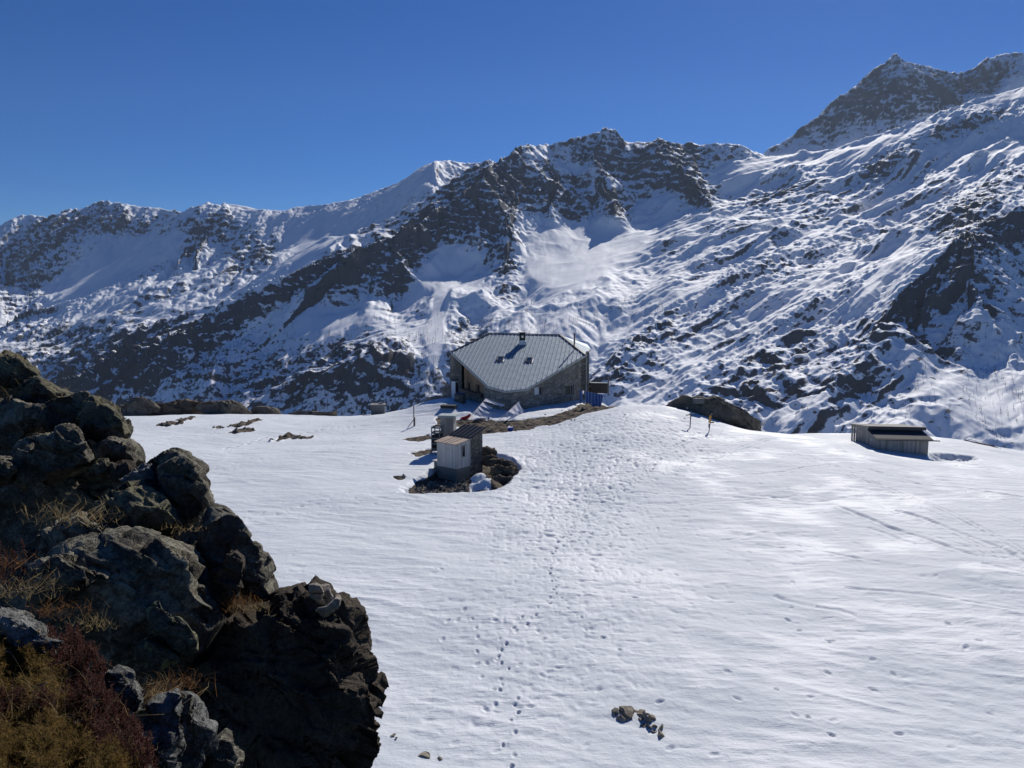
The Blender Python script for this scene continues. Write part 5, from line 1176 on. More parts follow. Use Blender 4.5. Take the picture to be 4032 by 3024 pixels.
# ---- the crag on the left, block by block from the far top to the near foot
LAY = [
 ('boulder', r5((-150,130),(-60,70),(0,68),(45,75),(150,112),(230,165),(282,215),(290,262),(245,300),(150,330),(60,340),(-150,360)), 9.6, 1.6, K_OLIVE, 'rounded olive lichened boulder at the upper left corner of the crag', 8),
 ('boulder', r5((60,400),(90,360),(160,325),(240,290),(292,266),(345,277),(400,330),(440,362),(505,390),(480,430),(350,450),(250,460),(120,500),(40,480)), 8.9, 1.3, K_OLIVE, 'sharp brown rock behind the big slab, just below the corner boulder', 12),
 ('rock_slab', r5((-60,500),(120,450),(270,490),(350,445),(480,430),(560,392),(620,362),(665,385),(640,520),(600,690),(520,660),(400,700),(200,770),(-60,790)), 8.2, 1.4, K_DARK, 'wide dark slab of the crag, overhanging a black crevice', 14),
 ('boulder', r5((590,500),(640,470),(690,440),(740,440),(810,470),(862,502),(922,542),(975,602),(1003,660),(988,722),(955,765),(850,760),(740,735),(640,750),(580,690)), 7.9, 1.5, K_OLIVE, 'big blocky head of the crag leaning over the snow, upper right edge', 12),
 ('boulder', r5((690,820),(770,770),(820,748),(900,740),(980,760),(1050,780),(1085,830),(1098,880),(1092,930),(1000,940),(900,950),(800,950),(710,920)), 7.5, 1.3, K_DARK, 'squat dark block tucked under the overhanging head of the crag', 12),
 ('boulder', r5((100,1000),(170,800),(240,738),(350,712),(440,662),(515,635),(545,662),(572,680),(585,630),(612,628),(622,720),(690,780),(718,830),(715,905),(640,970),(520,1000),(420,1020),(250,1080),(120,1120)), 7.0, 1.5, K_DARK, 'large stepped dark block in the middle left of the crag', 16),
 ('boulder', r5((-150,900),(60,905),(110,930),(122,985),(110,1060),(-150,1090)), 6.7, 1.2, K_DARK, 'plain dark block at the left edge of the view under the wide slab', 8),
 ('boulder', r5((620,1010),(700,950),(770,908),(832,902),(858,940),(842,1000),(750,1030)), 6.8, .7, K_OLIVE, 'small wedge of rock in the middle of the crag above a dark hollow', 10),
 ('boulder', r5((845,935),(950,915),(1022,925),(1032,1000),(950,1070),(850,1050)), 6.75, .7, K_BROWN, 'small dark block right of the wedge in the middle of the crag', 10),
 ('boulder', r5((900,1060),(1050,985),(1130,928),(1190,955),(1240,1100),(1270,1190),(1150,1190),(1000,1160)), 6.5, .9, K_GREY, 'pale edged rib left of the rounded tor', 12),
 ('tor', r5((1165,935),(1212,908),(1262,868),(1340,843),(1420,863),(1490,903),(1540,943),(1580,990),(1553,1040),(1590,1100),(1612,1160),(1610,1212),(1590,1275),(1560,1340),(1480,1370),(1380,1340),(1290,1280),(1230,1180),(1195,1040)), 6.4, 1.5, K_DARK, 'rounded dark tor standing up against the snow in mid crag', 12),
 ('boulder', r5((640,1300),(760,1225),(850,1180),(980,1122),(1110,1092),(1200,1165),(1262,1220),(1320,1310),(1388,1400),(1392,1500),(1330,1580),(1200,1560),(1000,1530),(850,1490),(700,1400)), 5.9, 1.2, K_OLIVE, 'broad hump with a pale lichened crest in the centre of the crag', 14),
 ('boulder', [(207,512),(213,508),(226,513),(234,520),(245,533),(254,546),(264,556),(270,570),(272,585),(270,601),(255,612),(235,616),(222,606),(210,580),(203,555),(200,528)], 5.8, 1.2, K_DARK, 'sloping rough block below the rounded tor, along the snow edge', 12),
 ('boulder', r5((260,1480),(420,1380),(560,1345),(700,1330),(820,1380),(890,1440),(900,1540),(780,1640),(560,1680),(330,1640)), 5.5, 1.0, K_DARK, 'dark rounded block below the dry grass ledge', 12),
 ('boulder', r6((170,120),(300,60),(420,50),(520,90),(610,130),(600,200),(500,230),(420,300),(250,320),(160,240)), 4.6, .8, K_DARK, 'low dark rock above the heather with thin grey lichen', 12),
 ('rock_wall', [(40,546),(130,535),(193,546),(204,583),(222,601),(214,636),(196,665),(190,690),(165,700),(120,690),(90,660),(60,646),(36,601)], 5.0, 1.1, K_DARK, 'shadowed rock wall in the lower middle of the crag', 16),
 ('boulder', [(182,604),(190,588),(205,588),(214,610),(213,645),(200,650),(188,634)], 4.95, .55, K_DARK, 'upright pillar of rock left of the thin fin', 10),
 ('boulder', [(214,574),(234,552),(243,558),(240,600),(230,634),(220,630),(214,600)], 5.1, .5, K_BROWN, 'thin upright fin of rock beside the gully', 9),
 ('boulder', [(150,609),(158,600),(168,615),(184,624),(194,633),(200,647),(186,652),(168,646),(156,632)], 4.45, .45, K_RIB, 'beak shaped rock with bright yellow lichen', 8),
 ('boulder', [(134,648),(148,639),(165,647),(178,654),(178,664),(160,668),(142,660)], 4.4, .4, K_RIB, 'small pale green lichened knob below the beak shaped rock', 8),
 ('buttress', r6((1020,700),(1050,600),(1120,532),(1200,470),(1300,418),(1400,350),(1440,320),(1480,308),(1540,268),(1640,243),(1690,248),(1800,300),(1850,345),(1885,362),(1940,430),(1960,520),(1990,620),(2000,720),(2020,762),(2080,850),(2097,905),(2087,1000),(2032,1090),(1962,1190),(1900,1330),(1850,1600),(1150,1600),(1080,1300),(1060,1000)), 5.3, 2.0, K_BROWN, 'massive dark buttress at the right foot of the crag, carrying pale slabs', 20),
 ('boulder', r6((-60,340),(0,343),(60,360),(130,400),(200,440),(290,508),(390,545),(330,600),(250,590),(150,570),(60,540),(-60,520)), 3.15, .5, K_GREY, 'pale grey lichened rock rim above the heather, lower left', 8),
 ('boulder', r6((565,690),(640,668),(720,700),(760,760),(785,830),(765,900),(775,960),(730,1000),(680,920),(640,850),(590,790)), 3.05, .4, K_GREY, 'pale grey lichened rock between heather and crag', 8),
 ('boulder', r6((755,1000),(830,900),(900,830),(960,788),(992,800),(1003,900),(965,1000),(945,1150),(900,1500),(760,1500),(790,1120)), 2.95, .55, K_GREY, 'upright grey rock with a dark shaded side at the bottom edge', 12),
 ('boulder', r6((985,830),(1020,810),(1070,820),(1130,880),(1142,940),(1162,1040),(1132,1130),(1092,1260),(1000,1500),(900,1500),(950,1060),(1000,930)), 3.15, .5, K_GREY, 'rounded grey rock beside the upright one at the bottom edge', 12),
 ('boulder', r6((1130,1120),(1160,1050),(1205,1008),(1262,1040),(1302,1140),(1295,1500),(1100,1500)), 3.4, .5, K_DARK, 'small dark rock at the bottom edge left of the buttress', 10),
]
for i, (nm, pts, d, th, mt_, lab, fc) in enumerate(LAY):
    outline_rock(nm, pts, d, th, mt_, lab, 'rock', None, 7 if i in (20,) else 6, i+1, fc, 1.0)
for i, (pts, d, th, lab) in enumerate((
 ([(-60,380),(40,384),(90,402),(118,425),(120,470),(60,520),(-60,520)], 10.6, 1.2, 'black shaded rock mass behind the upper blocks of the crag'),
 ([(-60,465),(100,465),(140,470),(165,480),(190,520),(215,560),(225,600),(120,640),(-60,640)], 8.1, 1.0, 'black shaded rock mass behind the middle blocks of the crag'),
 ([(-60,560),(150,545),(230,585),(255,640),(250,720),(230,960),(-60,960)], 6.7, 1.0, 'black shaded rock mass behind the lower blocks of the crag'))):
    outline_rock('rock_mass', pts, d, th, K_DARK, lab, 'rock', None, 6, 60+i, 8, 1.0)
# slabs balanced on the buttress
def c2(*a): return [(292+x*.04018, 571.4+y*.04018) for x, y in a]
outline_rock('stone_slab', c2((415,340),(510,310),(600,288),(690,330),(760,440),(803,520),(780,545),(650,525),(430,525)), 4.55, .22, K_TAN, 'pale square slab leaning at the top of the stack on the buttress', 'stone', None, 5, 80, 10, .5, .2)
outline_rock('stone_slab', c2((690,335),(800,315),(935,310),(985,560),(1065,620),(990,735),(850,820),(740,780),(700,680),(640,560)), 4.7, .25, K_TAN, 'dark shaded slab with a pale rim behind the stack on the buttress', 'stone', None, 5, 81, 10, .5)
outline_rock('stone_slab', c2((575,970),(640,920),(700,925),(790,900),(900,790),(990,690),(1080,600),(1150,585),(1200,600),(1228,650),(1200,830),(1150,940),(1000,1040),(800,1132),(740,1080),(690,1015)), 4.4, .3, K_TAN, 'lowest pale curved slab of the stack on the buttress', 'stone', None, 5, 82, 8, .4)
outline_rock('stone_slab', c2((440,530),(640,525),(790,545),(760,660),(690,690),(720,760),(900,770),(850,850),(690,830),(560,700),(450,610)), 4.58, .2, K_TAN, 'broken middle slab wedged under the pale square one', 'stone', None, 5, 83, 10, .5)
# ---- rocks in the snow
def sunk(pts, dy):
    """let the lower edge of an outline run down into the ground"""
    ym = sum(p[1] for p in pts)/len(pts); return [(x, y+dy if y > ym else y) for x, y in pts]
OUT = [
 (r7((20,110),(60,75),(130,50),(180,15),(235,8),(300,30),(350,70),(395,110),(385,150),(200,190),(60,200)), 95, 4.0, K_FAR, 'big rounded rock outcrop at the far left edge of the plateau', 6),
 (sunk(r7((270,95),(330,62),(420,52),(500,40),(580,30),(640,42),(720,62),(760,130),(500,128),(300,125)), 6), 97, 5.0, K_FAR2, 'brown turfed rock outcrop right of the big one on the plateau edge', 6),
 (sunk(r7((640,75),(690,55),(760,43),(860,42),(950,38),(1010,66),(1090,88),(1190,112),(1200,135),(950,140),(800,130),(660,128)), 5), 94, 4.0, K_FAR, 'long flat layered rock outcrop in the middle of the left plateau edge', 6),
 (sunk(r7((1060,95),(1140,80),(1200,82),(1280,95),(1400,122),(1400,140),(1280,140),(1080,130)), 5), 96, 3.0, K_FAR, 'low dark rock strip at the plateau edge right of the layered outcrop', 5),
 (sunk(r7((1330,118),(1450,114),(1600,122),(1780,130),(1790,152),(1500,150),(1340,145)), 4), 95, 2.0, K_FAR, 'thin rock strip at the plateau edge beside the lone stake', 5),
 (rr((150,160),(200,118),(250,100),(268,84),(298,86),(310,100),(360,92),(400,100),(440,92),(482,96),(522,130),(600,160),(660,182),(702,202),(742,232),(764,262),(802,285),(850,310),(892,332),(800,350),(700,330),(600,290),(500,262),(400,235),(300,215),(200,190)), 75.5, 5.0, K_FAR, 'large brown rock outcrop on the plateau edge behind the signpost', 6),
 ([(925,438),(937,436),(951,438.5),(978,444),(1004,449.5),(1030,454),(1060,459),(1060,470),(1010,462),(960,452),(937,446)], 79, 3.0, K_FAR2, 'long low brown ridge of rock right of the timber shelter', 6),
]
for i, (pts, d, th, mt_, lab, n_) in enumerate(OUT):
    outline_rock('rock_outcrop', pts, d, th, mt_, lab, 'rock', None, n_+1 if i in (0, 1, 2, 5, 6) else n_, 120+i, 14, 1.25 if i == 5 else 1.0, layered=1.5, pw=.6)
# flat stones with a snow-white lid on the big outcrop
p = P(698.5, 399.3, 73.5); b = MB(); b.box((0, 0, .1), (.95, .7, .5), .2); o = b.build('stone_block', K_RUB, bevel=.06); o.location = (p.x, p.y, p.z-.25); tag(o, 'square pale topped stone block on the brown outcrop behind the signpost', 'stone')
p = P(682.5, 397.3, 76); outline_rock('boulder', [(678,399.5),(680,396.2),(684,395.4),(688,396.8),(688.5,400)], 75, .8, K_FAR, 'small round boulder on top of the brown outcrop', 'rock', None, 4, 150, 6, .7)
# ledges laid bare in the thawed hollow right of the outhouse
for i, (pts, d, th) in enumerate((
 ([(481,448),(488,446.5),(494,448),(497,452),(495,457),(487,458),(481,456)], 58.6, 1.1), ([(483,456),(491,455),(498,457),(497,463),(488,466),(481,464)], 57.6, 1.0),
 ([(486,461),(494,459),(503,458.5),(506,462),(497,465),(488,466)], 56.6, 1.2), ([(500,461),(508,460),(516,463),(517,468),(506,469),(500,466)], 55.8, 1.2),
 ([(490,467),(497,464.5),(505,466),(507,473),(500,479),(492,478)], 54.6, 1.1), ([(504,467),(513,466.5),(519,470),(516,477),(509,480),(503,475)], 54.4, 1.1),
 ([(492,477),(500,475),(507,478),(505,485),(498,490),(492,487)], 53.2, 1.0), ([(505,477),(511,476),(514,479),(508,484),(503,485)], 53.2, .8))):
    outline_rock('rock_ledge', pts, d, th, K_PIT, 'brown broken ledge laid bare in the thawed hollow right of the outhouse', 'rock', 'bare ledges in the hollow by the outhouse', 6, 160+i, 16, 1.0, layered=1.2, pw=.5)
# ---- loose stones: one mesh per shape, copied
def stone_mesh(seed, mat, n=3):
    rs = np.random.default_rng(seed); V_, F_q = ico(n); V_ = V_*np.array([1, .75, .55])
    for k in range(8):
        v = rs.normal(size=3); v /= np.linalg.norm(v); pr = V_ @ v; h = pr.max()*rs.uniform(.30, .62); V_ = V_-np.outer(np.clip(pr-h, 0, None), v)
    V_ = V_+vnormals(V_, F_q)*(fbm(V_[:, 0]*3+seed, V_[:, 1]*3, V_[:, 2]*3, 3)*.05)[:, None]
    o = np_mesh('stone', V_, F_q, mat, smooth=False); return o
K_NEAR = rock_mat('brown_field_stone', (.15, .128, .10), (.44, .385, .30), (.48, .43, .33), .4, (.09, .06, .045), .3, 1.8)
PROTO = [stone_mesh(300+i, K_RUB, 4) for i in range(6)]
PROTO_N = [stone_mesh(400+i, K_NEAR, 4) for i in range(6)]
used = set()
def stone(x, y, z, s, label, group=None, rot=None, near=False):
    k = random.randrange(6)+(6 if near else 0); o = (PROTO+PROTO_N)[k]; fl_z = .75 if near else 1.0
    if k in used: o = o.copy(); COL.objects.link(o)
    used.add(k); o.location = (x, y, z); o.scale = (s, s*random.uniform(.8, 1.1), s*random.uniform(.8, 1.2)*fl_z); o.rotation_euler = rot or (random.gauss(0, .5), random.gauss(0, .5), random.uniform(0, 6))
    tag(o, label, 'stone', group); return o
RG = 'loose rubble stones banked under the outhouse'; pl = plan([(402,489,50),(425,480,53),(431,474,54.2),(455,478,53.6),(466,476,54),(469,484,52),(466,489,50.4),(440,490.5,50)])
pts_ = 0
while pts_ < 130:
    x, y = random.uniform(min(q[0] for q in pl), max(q[0] for q in pl)), random.uniform(min(q[1] for q in pl), max(q[1] for q in pl))
    if poly_sdf(np.array([x]), np.array([y]), pl)[0] < 0: continue
    q = Vector((x, y, 0))-c0; dw = max(0, q.dot(-ub)); a_ = q.dot(ua)
    if q.dot(ub) > -.12 and -.1 < a_ < WA+.6: continue
    zz = ground_z(x, y)+max(0, .42-.30*dw)*(1 if -.9 < a_ < WA+1.4 else .4)+random.uniform(-.02, .14)
    stone(x, y, zz, random.uniform(.13, .23), 'grey angular stone in the rubble bank under the outhouse', RG); pts_ += 1
q_ = lambda zx, zy: (604.4+zx*.03214, 695.9+zy*.03214)     # stones melting out of the near snow
for zx, zy, s, lab in ((690,640,.55,'largest tilted tan stone of the cluster in the near snow'),(290,620,.28,'leftmost grey stone of the cluster in the near snow'),(390,590,.27,'grey stone between the leftmost and the largest in the near snow cluster'),(530,760,.3,'black shaded stone below the largest one in the near snow cluster'),
  (860,530,.2,'small dark stone behind the largest one in the near snow cluster'),(990,560,.17,'small reddish stone in the middle of the near snow cluster'),(1110,590,.3,'dark pointed stone standing in the middle of the near snow cluster'),(1340,610,.2,'thin flat stone at the top right of the near snow cluster'),(1280,660,.19,'pale oblong stone below the thin flat one'),
  (1290,800,.42,'big rounded yellowish stone on the right of the near snow cluster'),(1460,760,.22,'rounded grey stone right of the big yellowish one'),(1220,960,.2,'half buried grey stone under the big yellowish one'),(1390,980,.24,'blunt brown stone below the big yellowish one'),(1570,980,.2,'round dark stone on the right slope of the cluster'),(1510,1090,.2,'small stone with snow around it low in the cluster'),(1740,1010,.22,'pale flat stone near the right end of the cluster'),(1760,1180,.36,'long tan stone at the lower right end of the cluster'),(1130,800,.16,'small grey stone left of the big yellowish one')):
    x, y = ground_point(*q_(zx, zy)); stone(x, y, ground_z(x, y)+s*.05, s*.85, lab, 'stones melting out of the near snow', None, True)
for px, py, s, lab in ((393,736.5,.12,'small pinkish stone poking from the snow beside the buttress foot'),(396,739,.08,'smallest stone poking from the snow beside the buttress foot')):
    x, y = ground_point(px, py); stone(x, y, ground_z(x, y)+.03, s, lab, None, None, True)
for px, py, s, lab in ((425,755,.30,'long mottled rock just breaking the snow at the bottom edge'),(438,758,.17,'dark end stone of the mottled rock at the bottom edge')):
    x, y = ground_point(px, py); o = stone(x, y, ground_z(x, y)-.02, s, lab, None, (0, .1, -.35), True)
for k in range(7):
    stone(TANK_TOP.x+random.uniform(-.6, .6), TANK_TOP.y+random.uniform(-.3, .3), TANK_TOP.z+.06, random.uniform(.12, .2), 'dark stone weighing down the lid of the concrete tank', 'stones on the tank lid')
for px, py, d, s, lab in ((588.8,386.6,95.5,.35,'pale rounded stone on the terrace wall beside the hut'),(579,406,79,.22,'light stone lying at the right corner of the hut'),(582.5,408.5,78,.25,'tan stone on bare ground below the blue covers'),(545,417,77,.2,'dark stone poking through the shaded drift by the hut'),(562,414.5,78.5,.17,'small dark stone in the drift near the hut corner'),(483,418,77,.26,'dark stone heap between the two clotheslines'),(489,419.5,76.5,.22,'brown stone beside the heap between the clotheslines'),(404,474,53.6,.3,'lone brown stone in the snow left of the outhouse'),(687,407,71,.18,'white stone on the edge of the brown outcrop')):
    p = P(px, py, d); stone(p.x, p.y, max(ground_z(p.x, p.y), p.z-s*.5) if 'terrace' not in lab else p.z, s, lab)
for k, q in enumerate(BAREP):
    for j in range(5 if k in (0, 2, 3, 5) else 1):
        a_, b_ = random.choice(q), random.choice(q); t_ = random.uniform(.2, .5); x = (a_[0]+b_[0])/2*(1-t_)+t_*sum(v[0] for v in q)/len(q); y = (a_[1]+b_[1])/2*(1-t_)+t_*sum(v[1] for v in q)/len(q)
        stone(x, y, ground_z(x, y)+.03, random.uniform(.15, .4), 'flat brown stone on a bare patch of the left snowfield', 'stones on the bare patches', None, True)
for k in range(26):
    t_ = random.random(); px = 440+t_*190; py = 424+8*math.sin(t_*2.6)-t_*14+random.uniform(-3, 2); x, y = ground_point(px, py, 60, 95); stone(x, y, ground_z(x, y)+.02, random.uniform(.06, .16), 'small brown stone scattered on the bare ground before the hut', 'stones on the bare ground', None, True)
for i in range(12):
    if i not in used: bpy.data.objects.remove((PROTO+PROTO_N)[i])
# ================================================================== ground under the viewer's knoll, shrubs, grass, larches
def leaf_mat(name, lo, hi, tip=None):
    m = NT(name); n_ = m.noise(22, 3, .6, vec=m.world()); n2 = m.noise(160, 2, .5, vec=m.world())
    c = m.ramp(m.math('ADD', m.math('MULTIPLY', n_, .55), m.math('MULTIPLY', n2, .45)), [(.35, lo), (.65, hi)])
    if tip: c = m.mix(m.ramp(n2, [(.60, 0.), (.68, 1.)]), c, tip)
    m.color(c); m.rough(.8); m.b.inputs['Specular IOR Level'].default_value = .2
    tr = m.n('BsdfTranslucent'); m.l(c, tr.inputs[0]); mx = m.n('MixShader'); mx.inputs[0].default_value = .5; m.l(m.b.outputs[0], mx.inputs[1]); m.l(tr.outputs[0], mx.inputs[2])
    m.l(mx.outputs[0], m.t.nodes['Material Output'].inputs[0]); return m.m
M_JUN = leaf_mat('juniper_needles', (.065, .045, .015), (.25, .165, .055))
M_HEA = leaf_mat('heather_leaves', (.038, .018, .015), (.11, .046, .036), (.26, .17, .13))
M_STRAW = leaf_mat('dry_grass', (.16, .11, .05), (.46, .36, .19))
M_RUST = leaf_mat('rusty_grass', (.12, .055, .02), (.30, .15, .06))
M_LARCH_T = plain('bare_larch', (.075, .062, .055), .95, 0, .3, .3)
def knoll_d(px, py): return 2.12+.95*(768-py)/128+px*.0018+.05*math.sin(px*.11)+.04*math.sin(py*.13)
# soil sheet that carries heather and juniper
rows = []; kp = [-120, -90, -60, -30, 0, 20, 40, 60, 80, 100, 120, 140, 160, 180]
kv = [630, 650, 670, 690, 710, 730, 750, 770, 800, 840, 900]
kn = []
for py in kv:
    for px in kp:
        top = 640+max(0, px)*.72; q = P(px, max(py, top), knoll_d(px, max(py, top))); q.z -= .06+.05*max(0, (top-py)/60); kn.append(q)
soil = NT('peaty_soil'); soil.color(soil.ramp(soil.noise(30, 6, .7), [(.35, (.012, .009, .007)), (.7, (.06, .042, .03))])); soil.normal(soil.bump(soil.noise(45, 6, .7), .8, .02))
kq = [(j*len(kp)+i, j*len(kp)+i+1, (j+1)*len(kp)+i+1, (j+1)*len(kp)+i) for j in range(len(kv)-1) for i in range(len(kp)-1)]
gk = mesh_obj('ground', kn, kq, soil.m, smooth=True); tag(gk, kind='structure')
def in_poly(px, py, poly): return poly_sdf(np.array([px]), np.array([py]), poly)[0]
JPOLY = [[(-20,645),(10,648),(30,652),(45,662),(52,680),(56,700),(40,712),(10,712),(-20,700)],[(-20,742),(20,730),(45,722),(70,728),(88,742),(96,758),(130,766),(150,790),(-20,800)],[(46,690),(62,684),(72,696),(62,716),(48,712)]]
def sprig_cloud(poly, n, kind, seed, dep=None):
    rs = random.Random(seed); xs = [p[0] for p in poly]; ys = [p[1] for p in poly]; V_, F_t = [], []; c = 0; dep = dep or knoll_d
    while c < n:
        px, py = rs.uniform(min(xs), max(xs)), rs.uniform(min(ys), max(ys)); sdf = in_poly(px, py, poly)+4*math.sin(px*.3+seed)*math.sin(py*.27)
        if sdf < 0: continue
        if kind != 'juniper' and any(in_poly(px, py, q_) > 2 for q_ in JPOLY): continue
        c += 1; d = dep(px, py); q = P(px, py, d); hgt = .045*math.sin(px*.21+seed)*math.sin(py*.19)+.03
        q.z += hgt+rs.uniform(-.05, .015)
        if kind == 'juniper':
            ax = Vector((rs.gauss(0, .5), rs.gauss(-.25, .4), rs.uniform(.5, 1))).normalized(); ln = rs.uniform(.03, .06)
            for k in range(22):
                t = k/22; b = q+ax*ln*t; a = rs.uniform(0, 6.28); e1_ = ax.orthogonal().normalized(); e2 = ax.cross(e1_)
                dr = (e1_*math.cos(a)+e2*math.sin(a)+ax*.75).normalized(); tp = b+dr*rs.uniform(.011, .019); sd = dr.cross(Vector((rs.gauss(0, 1), rs.gauss(0, 1), rs.gauss(0, 1)))).normalized()*.0016
                i = len(V_); V_ += [b-sd, b+sd, tp]; F_t.append((i, i+1, i+2))
        else:
            ax = Vector((rs.gauss(0, .22), rs.gauss(-.1, .22), 1)).normalized(); ln = rs.uniform(.035, .07)
            sd = ax.orthogonal().normalized()*.0012; i = len(V_); V_ += [q-sd, q+sd, q+ax*ln]; F_t.append((i, i+1, i+2))
            for k in range(20):
                t = .25+.75*k/20; b = q+ax*ln*t; a = rs.uniform(0, 6.28); e1_ = ax.orthogonal().normalized(); e2 = ax.cross(e1_)
                dr = (e1_*math.cos(a)+e2*math.sin(a)+ax*.9).normalized(); L_1 = rs.uniform(.006, .011); sd = dr.cross(Vector((rs.gauss(0, 1), rs.gauss(0, 1), rs.gauss(0, 1)))).normalized()*.0026
                i = len(V_); V_ += [b, b+dr*L_1*.5+sd, b+dr*L_1, b+dr*L_1*.5-sd]; F_t += [(i, i+1, i+2), (i, i+2, i+3)]
    return np.array([v[:] for v in V_]), np.array(F_t, np.int32)
def shrub(name, poly, n, kind, mat, label, cat, seed, dep=None):
    V_, F_t = sprig_cloud(poly, n, kind, seed, dep); c = V_.mean(0); c[2] = V_[:, 2].min()
    t = empty(name, c); tag(t, label, cat); np_mesh('foliage', V_-c, F_t, mat, smooth=False, parent=t)
    rs = random.Random(seed)
    for k in range(3):
        b = MB(); q = V_[rs.randrange(len(V_))]-c; b.tube([(q[0], q[1], q[2]-.06), (q[0]+rs.uniform(-.05, .05), q[1], q[2]-.02), (q[0]+rs.uniform(-.1, .1), q[1]-.03, q[2]+.01)], .0025, 5); b.build('stem', M_POST, t)
shrub('heather_shrub', [(-20,628),(12,632),(45,646),(75,640),(92,650),(102,668),(108,690),(118,708),(132,730),(150,752),(160,790),(-30,790),(-30,700)], 2300, 'heather', M_HEA, 'dark red brown heather covering the lower left corner between the junipers', 'heather', 1)
shrub('juniper_shrub', [(-20,645),(10,648),(30,652),(45,662),(52,680),(56,700),(40,712),(10,712),(-20,700)], 1300, 'juniper', M_JUN, 'upper golden brown juniper bush below the pale grey rock rim', 'juniper', 2)
shrub('juniper_shrub', [(-20,742),(20,730),(45,722),(70,728),(88,742),(96,758),(130,766),(150,790),(-20,800)], 2200, 'juniper', M_JUN, 'lower olive golden juniper bush filling the bottom left corner', 'juniper', 3)
shrub('juniper_shrub', [(46,690),(62,684),(72,696),(62,716),(48,712)], 160, 'juniper', M_JUN, 'small golden juniper sprig among the dark heather', 'juniper', 4)
def d_up(px, py): return 4.1+(640-py)*.012
shrub('heather_shrub', [(-20,560),(20,548),(52,566),(50,590),(30,600),(-20,590)], 300, 'heather', M_HEA, 'rusty heather clump on the left edge above the grey rock rim', 'heather', 5, d_up)
def tuft(name, px, py, d, n, ln, mat, label, seed, spread=.12, droop=.5, cat='grass'):
    rs = random.Random(seed); V_, F_t = [], []; o = P(px, py, d); N_ = int(n*1.7)
    bases = sorted([Vector((rs.gauss(0, spread), rs.gauss(-.05, spread*.6), rs.gauss(0, spread*.25))) for k in range(N_)], key=lambda v: v.x); last = None
    for k in range(N_):
        b = bases[k]; a = rs.uniform(0, 6.28); out = Vector((math.cos(a), math.sin(a)*.7-.3, 0)); L_1 = ln*rs.uniform(.3, 1.25); dr_ = droop*rs.uniform(.1, 1.7)
        w_ = Vector((-out.y, out.x, .3)).normalized()*rs.uniform(.0007, .0017)*d/4; prev = None
        for j in range(5):
            t = j/4; p = b+out*(L_1*t*(.35+.5*t))+Vector((0, 0, L_1*(t-dr_*t*t))); ww = w_*(1-t*.85); i = len(V_); V_ += [p-ww, p+ww]
            
            if prev is not None: F_t.append((prev, prev+1, i+1, i))
            elif last is not None: F_t.append((last, last+1, i+1, i))     # matted bases
            if j == 0: last = i
            prev = i
    m_ = np_mesh(name, np.array([v[:] for v in V_]), np.array(F_t, np.int32), mat, smooth=False); m_.location = o; tag(m_, label, cat); return m_
for i, (px, py, d, n, ln, mt_, lab, sp) in enumerate((
 (72,512,4.95,80,.08,M_STRAW,'pale dry grass tuft on the ledge in the middle of the crag',.16),
 (95,516,4.95,40,.07,M_STRAW,'thin dry grass tuft at the right end of the crag ledge',.10),
 (6,588,3.9,60,.07,M_STRAW,'straw grass tuft at the left edge beside the rusty heather',.12),
 (42,582,3.9,50,.06,M_STRAW,'curly dry grass tuft above the grey rock rim',.10),
 (14,560,4.2,40,.06,M_RUST,'rusty grass tuft at the left edge, highest of the low ones',.10),
 (62,606,3.7,60,.07,M_RUST,'rust brown moss and grass tuft below the low dark rock',.08),
 (150,553,5.0,50,.10,M_STRAW,'small dry tuft under the broad hump of the crag',.07),
 (185,528,5.2,30,.06,M_STRAW,'wiry dry tuft on the face of the broad hump',.08),
 (238,600,4.9,100,.07,M_RUST,'orange brown grass tuft in the gap beside the fin of rock',.09),
 (250,606,4.85,70,.09,M_STRAW,'pale grass tuft in the gap left of the buttress top',.07),
 (186,676,4.0,60,.07,M_RUST,'orange grass tuft hanging beside the dark rock wall',.06),
 (148,692,3.1,70,.08,M_STRAW,'pale grass tuft between the two grey lichened rocks',.10),
 (168,688,3.3,60,.08,M_RUST,'rust coloured grass tuft right of the pale one',.08),
 (128,745,2.5,60,.12,M_STRAW,'wispy grass tuft at the foot of the upright grey rock',.05),
 (20,716,2.5,55,.22,M_STRAW,'long arching grass blades over the dark gap between the junipers',.10),
 (60,705,2.55,22,.24,M_STRAW,'few long pale grass stalks crossing the heather',.14),
 (16,400,9.0,160,.22,M_STRAW,'dry grass patch under the corner boulder at the upper left',.30),
 (50,410,8.7,90,.18,M_STRAW,'dry grass patch right of the upper left corner boulder',.22),
 (100,620,3.9,50,.10,M_STRAW,'tiny grass tuft in the shade of the rock wall',.06))):
    tuft('grass_tuft', px, py, d, n, ln, mt_, lab, 500+i, sp)
# ------------------------------------------------------------------ bare larches on the valley side
def larch_geo(seed, h=10.0, nb=34, seg=4):
    rs = random.Random(seed); V_, F_t = [], []
    r0 = h*.016
    for k in range(seg): a = 2*math.pi*k/seg; V_.append((r0*math.cos(a), r0*math.sin(a), -1.0))
    V_.append((rs.gauss(0, .1), rs.gauss(0, .1), h))
    for k in range(seg): F_t.append((k, (k+1) % seg, seg))
    for k in range(nb):
        t = rs.uniform(.12, .97); z_ = h*t; L_1 = h*.20*(1-t)**.8*rs.uniform(.6, 1.2)+.12; a = rs.uniform(0, 6.28); dx, dy = math.cos(a), math.sin(a); i = len(V_)
        th = h*.011*rs.uniform(.6, 1.5)
        V_ += [(0, 0, z_-th), (0, 0, z_+th), (dx*L_1, dy*L_1, z_-L_1*.12)]; F_t.append((i, i+1, i+2))
    return np.array(V_), np.array(F_t, np.int32)
vis = np.zeros(MT_PY.shape, bool); run = np.full(MT_PY.shape[1], 1e9)
for j in range(MT_PY.shape[0]):
    ok = MT_PY[j] < run-.02; vis[j] = ok; run = np.minimum(run, MT_PY[j])
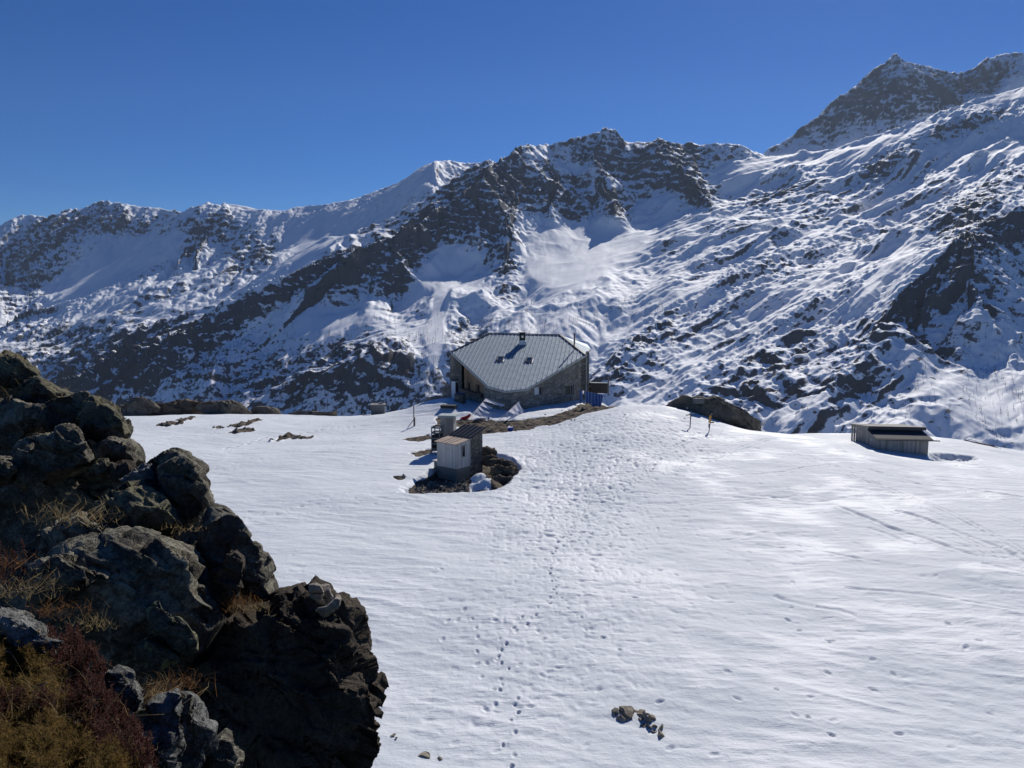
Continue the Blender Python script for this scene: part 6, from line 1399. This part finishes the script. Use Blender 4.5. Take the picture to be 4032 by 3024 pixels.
def tree_spots(zone, n, seed):
    cx, cy, rx, ry, rot = zone; rs = np.random.default_rng(seed); c, s = math.cos(R_(rot)), math.sin(R_(rot)); dx, dy = MT_PX-cx, MT_PY-cy
    q = ((dx*c-dy*s)/rx)**2+((dx*s+dy*c)/ry)**2; jj, ii = np.nonzero(vis & (q < 1) & (MT_PY < 445) & (MT_PX > -5) & (MT_PX < 1030))
    if not len(jj): return []
    wgt = MT_PY[jj, ii]*0+1; k = rs.choice(len(jj), min(n, len(jj)), replace=False); return [(float(X[jj[a], ii[a]]), float(Y[jj[a], ii[a]]), float(MT_Z[jj[a], ii[a]])) for a in k]
ZT = [((110,368,95,26,14),420),((55,330,60,12,24),90),((215,362,90,7,24),110),((60,385,80,14,24),90),((360,392,90,22,4),380),((330,340,90,16,12),70),((440,372,70,40,0),240),((480,318,60,18,15),50),((545,320,40,14,12),60),((600,318,45,12,25),50),((655,312,30,7,20),30),((700,330,60,10,30),30),((760,340,60,10,30),25),((1000,400,40,46,0),80),((985,350,40,25,0),30),((900,390,60,30,10),30),((800,400,70,25,10),40),((230,405,120,12,8),140),((250,380,110,20,14),240)]
SP = []
for i, (zn_, n) in enumerate(ZT): SP += tree_spots(zn_, n, 900+i)
SP.sort(key=lambda q: q[1]); lt = [np_mesh('larch_tree', *larch_geo(40+i), M_LARCH_T, smooth=False) for i in range(5)]
for i, (x, y, z_) in enumerate(SP[:290]):
    o = lt[i % 5] if i < 5 else lt[i % 5].copy()
    if i >= 5: COL.objects.link(o)
    s = random.uniform(.5, 1.15)*(.62 if y < 800 else .85); o.location = (x, y, z_); o.scale = (s*1.1, s*1.1, s); o.rotation_euler = (0, 0, random.uniform(0, 6))
    tag(o, 'bare dark larch tree on the snowy lower slope across the valley', 'tree', 'bare larches on the valley side')
geo = [larch_geo(60+i, 10, 20, 3) for i in range(6)]; VV, FF = [], []; nb = 0
for x, y, z_ in SP[290:]:
    g = geo[random.randrange(6)]; s = random.uniform(.6, 1.25); a = random.uniform(0, 6); R2 = np.array([[math.cos(a), math.sin(a), 0], [-math.sin(a), math.cos(a), 0], [0, 0, 1]])
    VV.append((g[0]*s) @ R2+np.array([x, y, z_])); FF.append(g[1]+nb); nb += len(g[0])
wd = np_mesh('larch_wood', np.concatenate(VV), np.concatenate(FF), M_LARCH_T, smooth=False); tag(wd, 'scattered far larch wood on the valley side', 'wood', None, 'stuff')
# ================================================================== thin mountain air
zmin = min(float(MT_Z.min()), float(_gz.min()))-45; zmax = float(MT_Z.max())+15
xm = float(np.abs(X).max())+20
b = MB(); b.box((0, 1600, (zmin+zmax)/2), (2*xm, 3460, zmax-zmin)); hz_o = b.build('haze', None)
hm = bpy.data.materials.new('thin_air'); hm.use_nodes = True; ht = hm.node_tree; ht.nodes.remove(ht.nodes['Principled BSDF'])
pvol = ht.nodes.new('ShaderNodeVolumePrincipled'); pvol.inputs['Color'].default_value = (.62, .78, 1, 1); pvol.inputs['Density'].default_value = 3.6e-5; pvol.inputs['Anisotropy'].default_value = .25
ht.links.new(pvol.outputs[0], ht.nodes['Material Output'].inputs['Volume']); hz_o.data.materials.append(hm); tag(hz_o, kind='stuff', label='thin bluish mountain air', cat='haze')
SC.cycles.volume_bounces = 0
